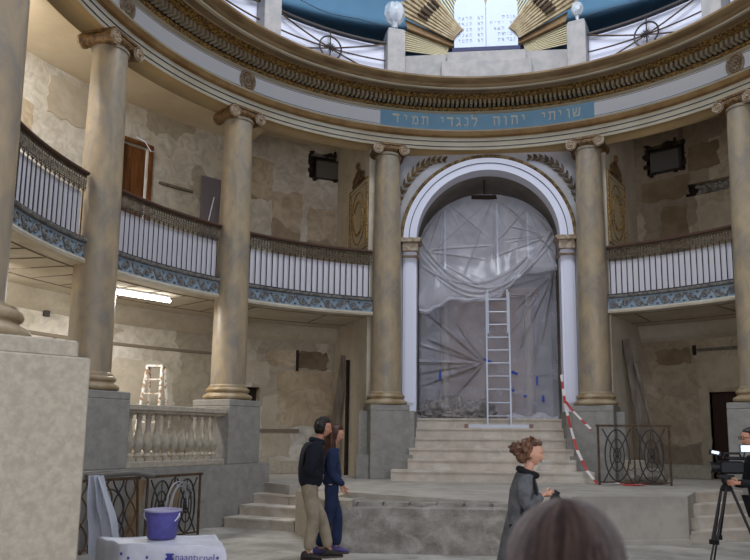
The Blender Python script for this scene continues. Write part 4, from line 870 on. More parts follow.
# rough edged vent openings
for a0, a1, z0, z1, lb in ((-28.6, -24.5, 8.0, 8.5, 'grey metal duct box in the ragged opening of the left gallery wall'), (27.2, 32.0, 7.9, 8.45, 'grey metal duct box in the dark opening of the right gallery wall')):
    am = (a0+a1)/2; w = math.radians(a1-a0)*8.8; c = P(8.84, am, (z0+z1)/2); t = thing('duct_box', lb, 'vent', c, -math.radians(am))
    T = Matrix.Translation(c) @ Matrix.Rotation(-math.radians(am), 4, 'Z'); g = MB(); g.T = T; g.bbox((0, .03, 0), (w, .2, z1-z0), b=.02); obj('box', g, M['steel'], t, smooth=False)
    g = MB(); g.T = T; g.box((0, -.08, (z1-z0)*.47), (w, .03, .03)); g.box((0, -.08, -(z1-z0)*.47), (w, .03, .03)); g.box((w*.46, -.08, 0), (.05, .03, z1-z0)); obj('rim', g, M['iron'], t, smooth=False)
for a0, a1, z0, z1, nm in ((-29.9, -24.3, 7.98, 8.66, 'left'), (26.8, 32.6, 7.86, 8.6, 'right')):
    g = MB(); r2 = random.Random(5)
    for k in range(24):
        u = r2.random(); side = r2.choice('abcd'); a = a0+(a1-a0)*u; z = z0+(z1-z0)*u
        p = {'a': P(8.76, a, z0), 'b': P(8.76, a, z1), 'c': P(8.76, a0, z), 'd': P(8.76, a1, z)}[side]; g.sphere(p+Vector((0, 0, r2.uniform(-.03, .03))), (.03+.09*r2.random(), .03, .02+.07*r2.random()), 7, 5, fn=lambda v, q: q*(1+.4*noise.noise(v*3)))
    struct('trim_ragged_edge_'+nm, g, M['dark'])
g = MB(); g.box(P(8.72, -69.8, 3.8), (.12, .04, .16), rz=math.radians(69.8)); tag(obj('wall_socket', g, M['iron']), 'small dark socket box on the white aisle wall at far left', 'socket')
g = MB(); g.box(P(8.70, -31.1, 3.35), (.05, .06, .5), rz=math.radians(31)); tag(obj('wall_bracket', g, M['dark']), 'dark vertical bracket on the aisle wall left of the arch', 'bracket')
g = MB(); g.box(P(8.70, 32.6, 3.55), (.07, .06, .22), rz=-math.radians(32)); tag(obj('wall_bracket', g, M['dark']), 'dark bracket end on the aisle wall right of the arch', 'bracket')
g = MB(); g.sweep([(8.66, 3.52), (8.72, 3.52), (8.72, 3.58), (8.66, 3.58)], 33, 44); tag(obj('wall_pipe', g, M['plank']), 'horizontal pipe running right from the bracket on the right aisle wall', 'pipe')
# fluorescent tube
p0, p1 = Vector((-6.70, 2.42, 4.06)), Vector((-6.0, 3.42, 4.06)); t = thing('fluorescent_light', 'lit fluorescent tube under the left gallery', 'light', (p0+p1)/2)
g = MB(); g.tube([p0, p1], .032, 10); obj('tube', g, M['tube'], t)
g = MB(); d = (p1-p0).normalized(); g.box((p0+p1)/2+Vector((0, 0, .075)), ((p1-p0).length+.02, .05, .03), rz=math.atan2(d.y, d.x)); obj('housing', g, M['white'], t, smooth=False)
# paint spattered step ladder in the left aisle
c = Vector((-6.60, 4.3, .7)); t = thing('step_ladder', 'paint-spattered wooden step ladder standing behind the balustrade', 'ladder', c)
for sy in (-1, 1):
    for sx in (-1, 1):
        g = MB(); g.tube([c+Vector((sx*.26+(.0), sy*.42, 0)), c+Vector((sx*.15, sy*.06, 2.22))], .03, 6); obj('leg', g, M['paintladder'], t)
for k in range(7):
    u = (k+1)/8; g = MB(); w = .26-.11*u; y = -(.42-.36*u); g.box(c+Vector((0, y, 2.22*u)), (2*w, .09, .03)); obj('tread', g, M['paintladder'], t, smooth=False)
g = MB(); g.box(c+Vector((0, 0, 2.22)), (.34, .18, .04)); obj('top', g, M['paintladder'], t, smooth=False)
g = MB(); g.bbox((-5.9, 4.9, 1.15), (.55, .4, .9), rz=.8, b=.02); g.box((-6.28, 3.3, .83), (.8, .3, .25), rz=.9); tag(obj('stacked_boards', g, M['plank'], smooth=False), 'stack of dark boards on the aisle floor behind the balustrade', 'boards')

# ------------------------------------------------------------------ table with film cover, bucket, hanging film
A, B, C_, D_ = Vector((-3.04, -4.06)), Vector((-2.22, -4.09)), Vector((-2.56, -3.42)), Vector((-3.38, -3.76)); C_ = Vector((-2.52, -3.45))
t = thing('work_table', 'low work table under printed white film at the lower left', 'table', (-2.8, -3.8, 0))
quad = [A, B, C_, D_]; mid_ = sum(quad, Vector((0, 0)))/4
g = MB(); g.prism([tuple(mid_+(q-mid_)*.97) for q in quad], .69, .735); obj('tabletop', g, M['plank'], t, smooth=False)
for q in quad:
    g = MB(); p = mid_+(q-mid_)*.88; g.box((p.x, p.y, .345), (.05, .05, .69)); obj('leg', g, M['plank'], t, smooth=False)
g = MB(); per = []
for i in range(4):
    a_, b_ = quad[i], quad[(i+1) % 4]
    for k in range(12): per.append(a_.lerp(b_, k/12))
n = len(per); rings = []
for z, s_ in ((.745, .96), (.752, .99), (.745, 1.01), (.70, 1.03), (.6, 1.04), (.45, 1.05), (.32, 1.06)):
    ring = []
    for i, p in enumerate(per):
        w = 1+.018*math.sin(i*1.7)*(.75-z)*4; q = mid_+(p-mid_)*s_*w; ring.append(Vector((q.x, q.y, z+.006*math.sin(i*.9))))
    rings.append(ring)
g.loft(rings); top = [Vector((mid_.x+(p.x-mid_.x)*.96, mid_.y+(p.y-mid_.y)*.96, .745+.006*math.sin(i*.9))) for i, p in enumerate(per)]; g.add(top+[Vector((mid_.x, mid_.y, .748))], [(i, (i+1) % n, n) for i in range(n)])
cov = tag(obj('film_cover', g, M['paperwhite'], ang=60), 'white printed film draped over the work table under the violet bucket', 'cover', None)
dv = (B-A).normalized(); ang_ = math.atan2(dv.y, dv.x)
def on_front(u, z, off): p = A.lerp(B, u); nrm = Vector((dv.y, -dv.x)); p = p+nrm*off; return Vector((p.x, p.y, z))
def text_on(txt, u, z, size, m, nm='print'):
    vs, fs = letter_mesh(txt, size, .001); g = MB(); g.T = Matrix.Translation(on_front(u, z, .075)) @ Matrix.Rotation(ang_, 4, 'Z') @ Matrix.Rotation(PI/2, 4, 'X'); g.add(vs, fs); obj(nm, g, m, cov, smooth=False)
text_on('naantu:nel', .76, .655, .075, M['print'])
g = MB(); 
for k in range(9): g.box(on_front(.50+.014*(k % 3), .695-.02*(k//3)-.01*(k % 2), .065), (.035, .02, .012), rz=ang_)
obj('print_mark', g, M['print'], cov, smooth=False)
g = MB(); 
for u, z in ((.05, .69), (.12, .66), (.2, .63), (.3, .67), (.97, .68)): g.box(on_front(u, z, .07), (.016, .006, .02), rz=ang_+.0)
obj('print_mark', g, M['print'], cov, smooth=False)
bc = Vector((-2.86, -3.74, .755)); t = thing('bucket', 'violet plastic bucket standing on the film-covered table', 'bucket', bc)
g = MB(); g.lathe([(.001, .0), (.105, 0), (.112, .01), (.128, .17), (.138, .2), (.143, .205), (.143, .22), (.135, .222), (.128, .205), (.118, .17), (.102, .012), (.001, .01)], bc, 32, cap=False); obj('pail', g, M['bucket'], t)
g = MB(); g.lathe([(.001, .185), (.125, .185), (.13, .21), (.146, .213), (.146, .226), (.135, .228), (.12, .20), (.001, .198)], bc, 32, cap=False); obj('dusty_rim', g, mat('bucket_rim', srgb(150, 146, 168), .6), t)
g = MB(); g.tube([bc+Vector((.148*math.cos(b), -.02-.03*math.sin(b/1), .20-.10*math.sin(b))) for b in [PI*i/14 for i in range(15)]], .004, 5); obj('handle', g, M['white'], t)
def curt(u, v):
    x = -3.66+.36*u; z = .02+1.2*v; 
    return Vector((x-.28*v*v*u+.04*math.sin(u*14+v*3)*.4, -3.4+.05*math.sin(u*17+v*4)+.04*noise.noise((u*5, v*5, 1)), z))
g = MB(); g.grid(curt, 40, 40); tag(obj('hanging_film', g, M['film3'], ang=180), 'pale bluish plastic film hanging beside the large column block', 'plastic sheet')

# ------------------------------------------------------------------ people
def skin_geo(pts, edges, radii, root=0, sub=2):
    me = bpy.data.meshes.new('s'); me.from_pydata([tuple(p) for p in pts], edges, []); o = bpy.data.objects.new('s', me); COL.objects.link(o)
    md = o.modifiers.new('skin', 'SKIN'); md.use_smooth_shade = True
    for i, r in enumerate(radii):
        sv = me.skin_vertices[0].data[i]; sv.radius = (r, r) if not isinstance(r, tuple) else r; sv.use_root = (i == root)
    sm = o.modifiers.new('sub', 'SUBSURF'); sm.levels = sub; sm.render_levels = sub
    bpy.context.view_layer.update(); dg = bpy.context.evaluated_depsgraph_get(); m2 = bpy.data.meshes.new_from_object(o.evaluated_get(dg))
    vs = [v.co.copy() for v in m2.vertices]; fs = [tuple(p.vertices) for p in m2.polygons]
    bpy.data.objects.remove(o); bpy.data.meshes.remove(me); bpy.data.meshes.remove(m2); return vs, fs
def chain(names, J, R_):
    """skin a tree given as list of chains of joint names"""
    idx = {}; pts = []; rad = []; ed = []
    for ch in names:
        for i, n in enumerate(ch):
            if n not in idx: idx[n] = len(pts); pts.append(J[n]); rad.append(R_[n])
            if i: ed.append((idx[ch[i-1]], idx[n]))
    return pts, ed, rad
def head_geo(c, fwd, up, s=1.0):
    """head with brow, nose, lips, chin and ears; c = head centre"""
    fwd = fwd.normalized(); up = (up-fwd*up.dot(fwd)).normalized(); lf = up.cross(fwd)
    def fn(v, q):
        x, y, z = v.x, v.y, v.z
        X, Y, Z = .098*x, .076*y, .118*z
        if z < -.1: X *= 1-.18*(-z-.1) if x > 0 else 1-.5*(-z-.1); Y *= 1-.42*(-z-.1)
        if x > .5: # face plane
            X -= .010*max(0, 1-abs(z-.12)/.14)*max(0, abs(y)-.1)*2       # eye sockets
            nz = max(0, 1-abs(z+.18)/.30)*max(0, 1-abs(y)/.22); X += .026*nz*(1 if z < .1 else .5)
            X += .008*max(0, 1-abs(z+.52)/.1)*max(0, 1-abs(y)/.35)       # lips
            X += .010*max(0, 1-abs(z+.85)/.2)*max(0, 1-abs(y)/.4)        # chin
            X += .005*max(0, 1-abs(z-.28)/.1)
        return (fwd*X+lf*Y+up*Z)*s
    g = MB(); g.sphere(c, 1, 36, 30, fn=fn)
    for sy in (-1, 1):
        g.sphere(c+lf*sy*.077*s-fwd*.005*s-up*.005*s, (.014*s, .014*s, .032*s), 10, 8)
    ex = [c+(fwd*.079+lf*sy*.030+up*.014)*s for sy in (-1, 1)]
    return g, ex, (fwd, lf, up)
def hand(pts, ed, rad, wrist_i, w, d, n, side, curl=.6, s=1.0):
    """palm and five fingers appended to a skin graph; d = pointing direction, n = palm normal"""
    d = d.normalized(); n = (n-d*n.dot(d)).normalized(); q = d.cross(n)*side
    pc = len(pts); pts.append(w+d*.045*s); rad.append((.022*s, .016*s)); ed.append((wrist_i, pc))
    for k, (off, L_) in enumerate(((-.026, .068), (-.009, .078), (.009, .073), (.026, .058))):
        b = w+d*.075*s+q*off*s; i0 = len(pts); pts.append(b); rad.append(.0095*s); ed.append((pc, i0)); p = b; dd = d.copy()
        for j, f_ in enumerate((.45, .32, .23)):
            dd = (dd*math.cos(curl*.8)+n*math.sin(curl*.8)).normalized() if j or curl > .3 else dd; p = p+dd*L_*f_*s; pts.append(p.copy()); rad.append((.0088-.0008*j)*s); ed.append((i0+j, i0+j+1))
    b = w+d*.025*s-q*.026*s; i0 = len(pts); pts.append(b); rad.append(.012*s); ed.append((pc, i0)); p = b
    for j, f_ in enumerate((.035, .028)): p = p+(d*.7-q*(.7-.5*j)+n*.45*(j+.6)).normalized()*f_*s; pts.append(p); rad.append((.0105-.001*j)*s); ed.append((i0+j, i0+j+1))
class Person:
    def __init__(s, label, loc, ang, H):
        s.k = H/1.75; s.t = thing('person', label, 'person', loc, 0); s.T = Matrix.Translation(loc) @ Matrix.Rotation(ang, 4, 'Z') @ Matrix.Scale(s.k, 4)
    def part(s, name, g, m, parent=None, **k):
        g2 = MB(); g2.v = [s.T @ Vector(v) for v in g.v]; g2.f = g.f; return obj(name, g2, m, parent or s.t, ang=70, **k)
    def body(s, J, R_, chains, hands, head_c, fwd, up, skinm):
        pts, ed, rad = chain(chains, J, R_); pts = [Vector(p) for p in pts]; keys = []
        for ch in chains:
            for n in ch:
                if n not in keys: keys.append(n)
        for (wn, d, n, side, curl) in hands: hand(pts, ed, rad, keys.index(wn), Vector(J[wn]), Vector(d), Vector(n), side, curl)
        vs, fs = skin_geo(pts, ed, rad, 0, 2); g = MB(); g.add(vs, fs)
        hg, ex, fr = head_geo(Vector(head_c), Vector(fwd), Vector(up)); g.add(hg.v, hg.f); b = s.part('body', g, skinm)
        f_, l_, u_ = fr
        for e in ex:
            q = MB(); q.sphere(e, .010, 10, 8); s.part('eye', q, M['eye'], b, world=True); q = MB(); q.sphere(e+f_*.008, .0055, 8, 6); s.part('pupil', q, M['pupil'], b)
        q = MB(); q.sphere(Vector(head_c)+f_*.088-u_*.062, (.008, .018, .008) if abs(f_.x) > .5 else (.018, .008, .008), 10, 6); s.part('mouth', q, M['lip'], b)
        s.fr = fr; return b
    def garment(s, name, chains, J, R_, m, sub=2, parent=None):
        pts, ed, rad = chain(chains, J, R_); vs, fs = skin_geo(pts, ed, rad, 0, sub); g = MB(); g.add(vs, fs); return s.part(name, g, m, parent)
    def shoe(s, ankle, d, m=None):
        a = Vector(ankle); d = Vector(d).normalized(); q = Vector((-d.y, d.x, 0)); g = MB(); rings = []
        for u, w, h in ((-.085, .028, .07), (-.07, .038, .10), (-.03, .040, .115), (.03, .040, .095), (.08, .046, .065), (.13, .046, .05), (.165, .034, .038), (.18, .018, .025)):
            rings.append([a*1+Vector((0, 0, -a.z+.018))+d*u+q*w*math.cos(b)+Vector((0, 0, h*.5+h*.5*math.sin(b))) for b in [2*PI*i/14 for i in range(14)]])
        g.loft(rings, True, True); sh = s.part('shoe', g, m or M['shoe'])
        g = MB(); poly = [(u, w) for u, w in ((-.09, .03), (-.05, .042), (.06, .046), (.12, .05), (.165, .038), (.188, .0))]; poly = poly+[(u, -w) for u, w in poly[::-1][1:]]
        g.prism([((a+d*u+q*w).x, (a+d*u+q*w).y) for u, w in poly], 0, .024); s.part('sole', g, M['sole'], sh); return sh
def hair_cap(c, fr, rx, ry, rz, front=.25, low=-.2, wild=.06, seed=1, s=1.0, n=48, m=30):
    """hair shell: pushed flush into the skull over the face"""
    f_, l_, u_ = fr; g = MB(); c = Vector(c)
    def fn(v, q):
        k = 1+wild*noise.noise(Vector((v.x*5, v.y*5, v.z*2.2))+Vector((seed, 0, 0)))+.5*wild*math.sin(22*math.atan2(v.y, v.x)+6*v.z)*.5
        face = max(0, min(1, (v.x-front)/.2))*max(0, min(1, (.62-v.z)/.15)); lowk = max(0, min(1, (low-v.z)/.25))
        k *= 1-.32*max(face, lowk)
        return (f_*v.x*rx+l_*v.y*ry+u_*v.z*rz)*k*s
    g.sphere(c, 1, n, m, fn=fn); return g
def J_stand(**kw):
    J = dict(pel=(0, 0, .95), sp=(0, 0, 1.10), ch=(.0, 0, 1.30), nb=(0, 0, 1.44), nt=(.02, 0, 1.53), hb=(.03, 0, 1.60),
             sL=(0, .17, 1.40), sR=(0, -.17, 1.40), eL=(-.02, .23, 1.12), eR=(-.02, -.23, 1.12), wL=(.05, .24, .88), wR=(.05, -.24, .88),
             hL=(0, .09, .90), hR=(0, -.09, .90), kL=(.02, .10, .50), kR=(.02, -.10, .50), aL=(0, .10, .09), aR=(0, -.10, .09), tL=(.12, .11, .03), tR=(.12, -.11, .03)); J.update(kw); return J
Rb = dict(pel=.13, sp=.115, ch=.13, nb=.06, nt=.052, hb=.06, sL=.06, sR=.06, eL=.04, eR=.04, wL=.026, wR=.026, hL=.085, hR=.085, kL=.055, kR=.055, aL=.036, aR=.036, tL=.03, tR=.03)
CH = [['pel', 'sp', 'ch', 'nb', 'nt', 'hb'], ['ch', 'sL', 'eL', 'wL'], ['ch', 'sR', 'eR', 'wR'], ['pel', 'hL', 'kL', 'aL', 'tL'], ['pel', 'hR', 'kR', 'aR', 'tR']]
def sc(d, k, **kw):
    r = {a: (b*k if not isinstance(b, tuple) else tuple(x*k for x in b)) for a, b in d.items()}; r.update(kw); return r

# --- man in dark sweater and khaki trousers
p = Person('man in black sweater and khaki trousers walking on the floor before the steps', (-2.47, -.08, 0), math.radians(22), 1.76)
J = J_stand(sp=(.0, 0, 1.10), ch=(.03, 0, 1.30), nb=(.08, 0, 1.45), nt=(.12, 0, 1.53), hb=(.14, 0, 1.60), sL=(.03, .18, 1.40), sR=(.03, -.18, 1.40), eL=(-.03, .22, 1.12), eR=(-.04, -.22, 1.12), wL=(.15, .07, 1.02), wR=(.14, -.05, 1.04), hL=(0, .09, .90), hR=(0, -.09, .90), kL=(.19, .09, .50), kR=(.05, -.10, .50), aL=(.30, .09, .09), aR=(-.02, -.11, .09), tL=(.42, .10, .03), tR=(.10, -.12, .03))
hc = (.17, 0, 1.665)
p.body(J, sc(Rb, .95, pel=.095, hL=.06, hR=.06), CH, [('wL', (.3, -.8, .1), (-.8, -.1, .2), 1, .7), ('wR', (.3, .8, .1), (-.8, .1, .2), -1, .7)], hc, (.85, -.35, -.2), (.15, 0, 1), M['skin'])
p.garment('sweater', [['pel', 'sp', 'ch', 'nb'], ['ch', 'sL', 'eL', 'wL'], ['ch', 'sR', 'eR', 'wR']], {**J, 'pel': (0.03, 0, .86)}, dict(pel=.18, sp=.18, ch=.195, nb=.095, sL=.11, sR=.11, eL=.085, eR=.085, wL=.06, wR=.06), M['navyknit'])
p.garment('trousers', [['wa', 'pel', 'hL', 'kL', 'aL'], ['pel', 'hR', 'kR', 'aR']], {**J, 'wa': (.0, 0, 1.04), 'pel': (0, 0, .92), 'hL': (.02, .075, .80), 'hR': (.0, -.075, .80), 'aL': (.29, .09, .12), 'aR': (-.02, -.11, .12)}, dict(wa=.135, pel=.150, hL=.10, hR=.10, kL=.085, kR=.088, aL=.072, aR=.072), M['khaki'])
p.shoe(J['aL'], (1, .1, 0)); p.shoe(J['aR'], (1, -.1, 0))
p.part('hair', hair_cap(Vector(hc)+Vector((-.015, 0, .028)), p.fr, .114, .098, .118, front=.42, low=-1.1, wild=.16, seed=2), M['hairdark'])
g = MB(); g.tube([(.085+.07*math.cos(b), .07*math.sin(b), 1.495-.02*math.cos(b)) for b in [2*PI*i/20 for i in range(20)]], .040, 10, closed=True); p.part('collar', g, M['navyknit'])

# --- woman with long auburn hair in dark blue
p = Person('woman in dark blue with long auburn hair walking beside the man in black', (-2.26, .36, 0), math.radians(14), 1.69)
J = J_stand(hb=(.03, 0, 1.60), sL=(0, .155, 1.39), sR=(0, -.155, 1.39), eL=(-.03, .21, 1.12), eR=(-.02, -.21, 1.12), wL=(.14, .20, .93), wR=(.16, -.19, .95), kL=(.10, .08, .52), aL=(.08, .08, .09), tL=(.20, .08, .03), kR=(-.04, -.08, .50), aR=(-.16, -.08, .10), tR=(-.04, -.09, .03))
hc = (.055, 0, 1.655)
p.body(J, sc(Rb, .88, pel=.085, sp=.09, hL=.055, hR=.055), CH, [('wL', (.3, 0, -.9), (.8, -.3, .2), 1, .4), ('wR', (.3, 0, -.9), (.8, .3, .2), -1, .4)], hc, (.9, -.15, -.28), (.2, 0, 1), M['skin2'])
p.garment('jacket', [['pel', 'sp', 'ch', 'nb'], ['ch', 'sL', 'eL', 'wL'], ['ch', 'sR', 'eR', 'wR']], {**J, 'pel': (0, 0, .90)}, dict(pel=.165, sp=.15, ch=.165, nb=.075, sL=.09, sR=.09, eL=.07, eR=.07, wL=.042, wR=.042), M['denim'])
p.garment('trousers', [['wa', 'pel', 'hL', 'kL', 'aL'], ['pel', 'hR', 'kR', 'aR']], {**J, 'wa': (0, 0, 1.04), 'pel': (0, 0, .92), 'hL': (.0, .07, .80), 'hR': (.0, -.07, .80), 'aL': (.08, .08, .10), 'aR': (-.16, -.08, .11)}, dict(wa=.12, pel=.14, hL=.098, hR=.098, kL=.075, kR=.075, aL=.085, aR=.085), M['denim'])
p.shoe(J['aL'], (1, 0, 0), mat('violet_trainer', srgb(80, 70, 120), .6)); p.shoe(J['aR'], (1, 0, 0), mat('violet_trainer2', srgb(80, 70, 120), .6))
g = hair_cap(Vector(hc)+Vector((-.015, 0, .02)), p.fr, .115, .100, .122, front=.35, low=-.9, wild=.10, seed=5)
rings = []
for z, rx, ry, cx_ in ((1.70, .09, .09, .02), (1.62, .105, .105, .0), (1.54, .11, .115, .0), (1.46, .115, .125, .0), (1.38, .11, .13, .0), (1.32, .09, .11, .0), (1.28, .04, .06, .0)):
    rings.append([Vector((cx_-.015+(rx*(1+.10*math.sin(7*b+z*20)))*math.cos(b)*(1 if math.cos(b) < .3 else .55), ry*(1+.08*math.sin(9*b+z*11))*math.sin(b), z)) for b in [2*PI*i/36 for i in range(36)]])
g.loft(rings, True, True); p.part('hair', g, M['hairred'])

# --- woman in grey coat with a photo camera
p = Person('woman in long grey coat holding a photo camera, walking right', (.04, -3.3, 0), math.radians(-6), 1.545)
J = J_stand(ch=(.02, 0, 1.30), nb=(.04, 0, 1.44), nt=(.07, 0, 1.52), hb=(.09, 0, 1.60), sL=(.02, .155, 1.39), sR=(.02, -.155, 1.39), eL=(.05, .20, 1.15), eR=(.03, -.21, 1.15), wL=(.20, .08, 1.25), wR=(.20, -.08, 1.27), kL=(.14, .08, .50), aL=(.18, .08, .09), tL=(.3, .08, .03), kR=(-.02, -.08, .50), aR=(-.14, -.08, .10), tR=(-.02, -.08, .03))
hc = (.10, 0, 1.635)
p.body(J, sc(Rb, .88), CH, [('wL', (.9, -.3, .1), (.1, -.9, .1), 1, .9), ('wR', (.9, .25, .05), (.1, .9, -.2), -1, .9)], hc, (.97, -.2, -.12), (.08, 0, 1), M['skin2'])
p.garment('sleeves', [['ch', 'sL', 'eL', 'wL'], ['ch', 'sR', 'eR', 'wR'], ['ch', 'nb']], {**J, 'wL': (.18, .10, 1.245), 'wR': (.18, -.10, 1.265)}, dict(ch=(.15, .13), nb=.075, sL=.09, sR=.09, eL=.075, eR=.075, wL=.052, wR=.052), M['greywool'])
g = MB(); rings = []
for z, rx, ry, cx_ in ((1.46, .075, .10, .02), (1.41, .10, .17, .02), (1.3, .135, .185, .015), (1.1, .14, .175, .0), (.9, .17, .19, -.02), (.7, .19, .20, -.04), (.5, .21, .21, -.06), (.36, .22, .22, -.07)):
    rings.append([Vector((cx_+rx*(1+.06*math.sin(8*b)*(1.5-z))*math.cos(b), ry*(1+.07*math.sin(6*b+1)*(1.5-z))*math.sin(b), z)) for b in [2*PI*i/40 for i in range(40)]])
g.loft(rings, True, False); p.part('coat', g, M['greywool'])
g = MB(); g.tube([(.05+.08*math.cos(b), .10*math.sin(b), 1.46+.03*math.cos(b+PI)) for b in [2*PI*i/20 for i in range(20)]], .032, 8, closed=True); p.part('scarf', g, M['blackcloth'])
p.garment('trousers', [['pel', 'hL', 'kL', 'aL'], ['pel', 'hR', 'kR', 'aR']], J, dict(pel=.12, hL=.09, hR=.09, kL=.07, kR=.07, aL=.055, aR=.055), M['blackcloth'])
p.shoe(J['aL'], (1, 0, 0)); p.shoe(J['aR'], (1, 0, 0))
g = hair_cap(Vector(hc)+Vector((-.02, 0, .02)), p.fr, .118, .10, .118, front=.22, low=-.6, wild=.34, seed=9)
g.sphere((-.04, 0, 1.675), (.075, .08, .06), 28, 20, fn=lambda v, q: q*(1+.5*noise.noise(v*3))); g.sphere((.0, 0, 1.60), (.06, .07, .06), 16, 12, fn=lambda v, q: q*(1+.25*noise.noise(v*5))); p.part('hair', g, M['hairlight'])
TW = p.T
g = MB(); g.tube([TW @ Vector(q) for q in ((.11, -.13, 1.40), (.02, -.20, 1.30), (.00, -.205, 1.1), (.03, -.20, .93))], .016, 6); g.tube([TW @ Vector(q) for q in ((.10, -.12, 1.42), (.14, -.17, 1.25), (.12, -.19, 1.05), (.04, -.205, .93))], .012, 6)
t = thing('shoulder_bag', 'small black bag on straps at the hip of the woman in grey', 'bag', TW @ Vector((.03, -.25, .8))); obj('strap', g, M['blackcloth'], t)
g = MB(); q = TW @ Vector((.03, -.255, .865)); g.bbox(q, (.13, .07, .10), rz=-.1, b=.015); obj('pouch', g, M['black'], t)
q = TW @ Vector((.29, -.01, 1.22)); t = thing('photo_camera', 'black photo camera held by the woman in grey', 'camera', q); rt = Matrix.Rotation(math.radians(-6), 3, 'Z') @ Matrix.Rotation(math.radians(28), 3, 'Y')
g = MB(); g.box(q, (.06, .14, .09), rot=rt); g.box(q+rt @ Vector((-.005, 0, .055)), (.05, .05, .03), rot=rt); obj('camera_body', g, M['black'], t, smooth=False)
g = MB(); g.tube([q+rt @ Vector((.03, 0, 0)), q+rt @ Vector((.09, 0, 0)), q+rt @ Vector((.092, 0, 0)), q+rt @ Vector((.125, 0, 0))], [.035, .035, .042, .042], 16); obj('lens', g, M['black'], t)

# --- camera operator at the right edge
p = Person('camera operator in black behind the tripod, cut by the right edge', (2.80, -1.02, 0), math.radians(188), 1.66)
J = J_stand(ch=(.02, 0, 1.30), nb=(.04, 0, 1.44), nt=(.06, 0, 1.53), hb=(.08, 0, 1.60), eL=(.10, .20, 1.14), wL=(.30, .10, 1.16), eR=(.05, -.22, 1.13), wR=(.26, -.10, 1.14))
hc = (.10, 0, 1.66)
p.body(J, sc(Rb, .93), CH, [('wL', (.9, -.1, 0), (0, -.9, 0), 1, .8), ('wR', (.9, .1, 0), (0, .9, 0), -1, .8)], hc, (1, .1, -.1), (0, 0, 1), M['skin'])
p.garment('jacket', [['pel', 'sp', 'ch', 'nb'], ['ch', 'sL', 'eL', 'wL'], ['ch', 'sR', 'eR', 'wR']], J, dict(pel=(.16, .14), sp=(.15, .13), ch=(.17, .14), nb=.08, sL=.09, sR=.09, eL=.065, eR=.065, wL=.045, wR=.045), M['blackcloth'])
p.garment('trousers', [['pel', 'hL', 'kL', 'aL'], ['pel', 'hR', 'kR', 'aR']], J, dict(pel=.14, hL=.10, hR=.10, kL=.08, kR=.08, aL=.065, aR=.065), M['blackcloth'])
p.shoe(J['aL'], (1, 0, 0)); p.shoe(J['aR'], (1, 0, 0))
p.part('hair', hair_cap(Vector(hc)+Vector((-.015, 0, .025)), p.fr, .110, .090, .110, front=.45, low=-.3, wild=.07, seed=12), M['hairdark'])
g = MB(); hcv = Vector(hc)
for sy in (-1, 1):
    g.tube([hcv+Vector((.098, sy*.035+.028*math.cos(b), .012+.022*math.sin(b))) for b in [2*PI*i/16 for i in range(16)]], .003, 5, closed=True); g.tube([hcv+Vector((.095, sy*.062, .015)), hcv+Vector((.0, sy*.085, .015))], .003, 5)
g.tube([hcv+Vector((.10, -.008, .015)), hcv+Vector((.10, .008, .015))], .003, 5); p.part('glasses', g, M['black'])

# --- head close to the lens
p = Person('person with smooth brown hair seen from behind, close at the bottom edge', (-.235, -8.22, 0), math.radians(84), 1.44)
J = J_stand(); hc = (.045, 0, 1.640)
p.body(J, sc(Rb, .9), CH, [('wL', (.2, 0, -1), (.5, -.5, 0), 1, .4), ('wR', (.2, 0, -1), (.5, .5, 0), -1, .4)], hc, (1, 0, -.05), (0, 0, 1), M['skin2'])
p.garment('coat', [['pel', 'sp', 'ch', 'nb'], ['ch', 'sL', 'eL', 'wL'], ['ch', 'sR', 'eR', 'wR']], J, dict(pel=(.17, .15), sp=(.15, .14), ch=(.16, .14), nb=.07, sL=.085, sR=.085, eL=.06, eR=.06, wL=.045, wR=.045), M['blackcloth'])
p.garment('trousers', [['pel', 'hL', 'kL', 'aL'], ['pel', 'hR', 'kR', 'aR']], J, dict(pel=.14, hL=.10, hR=.10, kL=.075, kR=.075, aL=.06, aR=.06), M['blackcloth'])
p.shoe(J['aL'], (1, 0, 0)); p.shoe(J['aR'], (1, 0, 0))
g = hair_cap(Vector(hc)+Vector((-.015, 0, .022)), p.fr, .125, .120, .125, front=.45, low=-.95, wild=.03, seed=15, n=96, m=50)
rings = []
for z, rx, ry in ((1.66, .115, .120), (1.60, .12, .130), (1.52, .12, .142), (1.44, .115, .15), (1.36, .10, .15), (1.30, .07, .12)):
    rings.append([Vector((.02-.01+rx*(1+.02*math.sin(23*b+z*9))*math.cos(b)*(1 if math.cos(b) < .3 else .4), ry*(1+.03*math.sin(19*b))*math.sin(b), z)) for b in [2*PI*i/72 for i in range(72)]])
g.loft(rings, True, True)
hp_ = p.part('hair', g, M['hairfg'])
r3 = random.Random(11); c0 = Vector(hc)+Vector((-.015, 0, .022)); gs = [MB(), MB()]
for k in range(1500):   # strands combed down from the parting
    b = r3.uniform(0, 2*PI); tilt = r3.uniform(.02, .5); pts = []; rr = 1.005+.03*r3.random(); wv = r3.uniform(-.12, .12)
    for i in range(10):
        th = tilt+(PI*.52-tilt)*i/9; bb = b+wv*math.sin(i*.5)
        v = Vector((math.sin(th)*math.cos(bb), math.sin(th)*math.sin(bb), math.cos(th))); q = Vector((v.x*.125, v.y*.120, v.z*.125))*rr
        if q.x > .06 and v.z < .5: q.x = .06
        pts.append(c0+q)
    e = pts[-1]; pts.append(e+Vector((0, (.012 if e.y > 0 else -.012), -.10))); gs[0 if k % 3 else 1].tube(pts, .0011, 3)
p.part('hair_strands', gs[0], M['hairstrand'], hp_); p.part('hair_strands', gs[1], M['hairstrand2'], hp_)

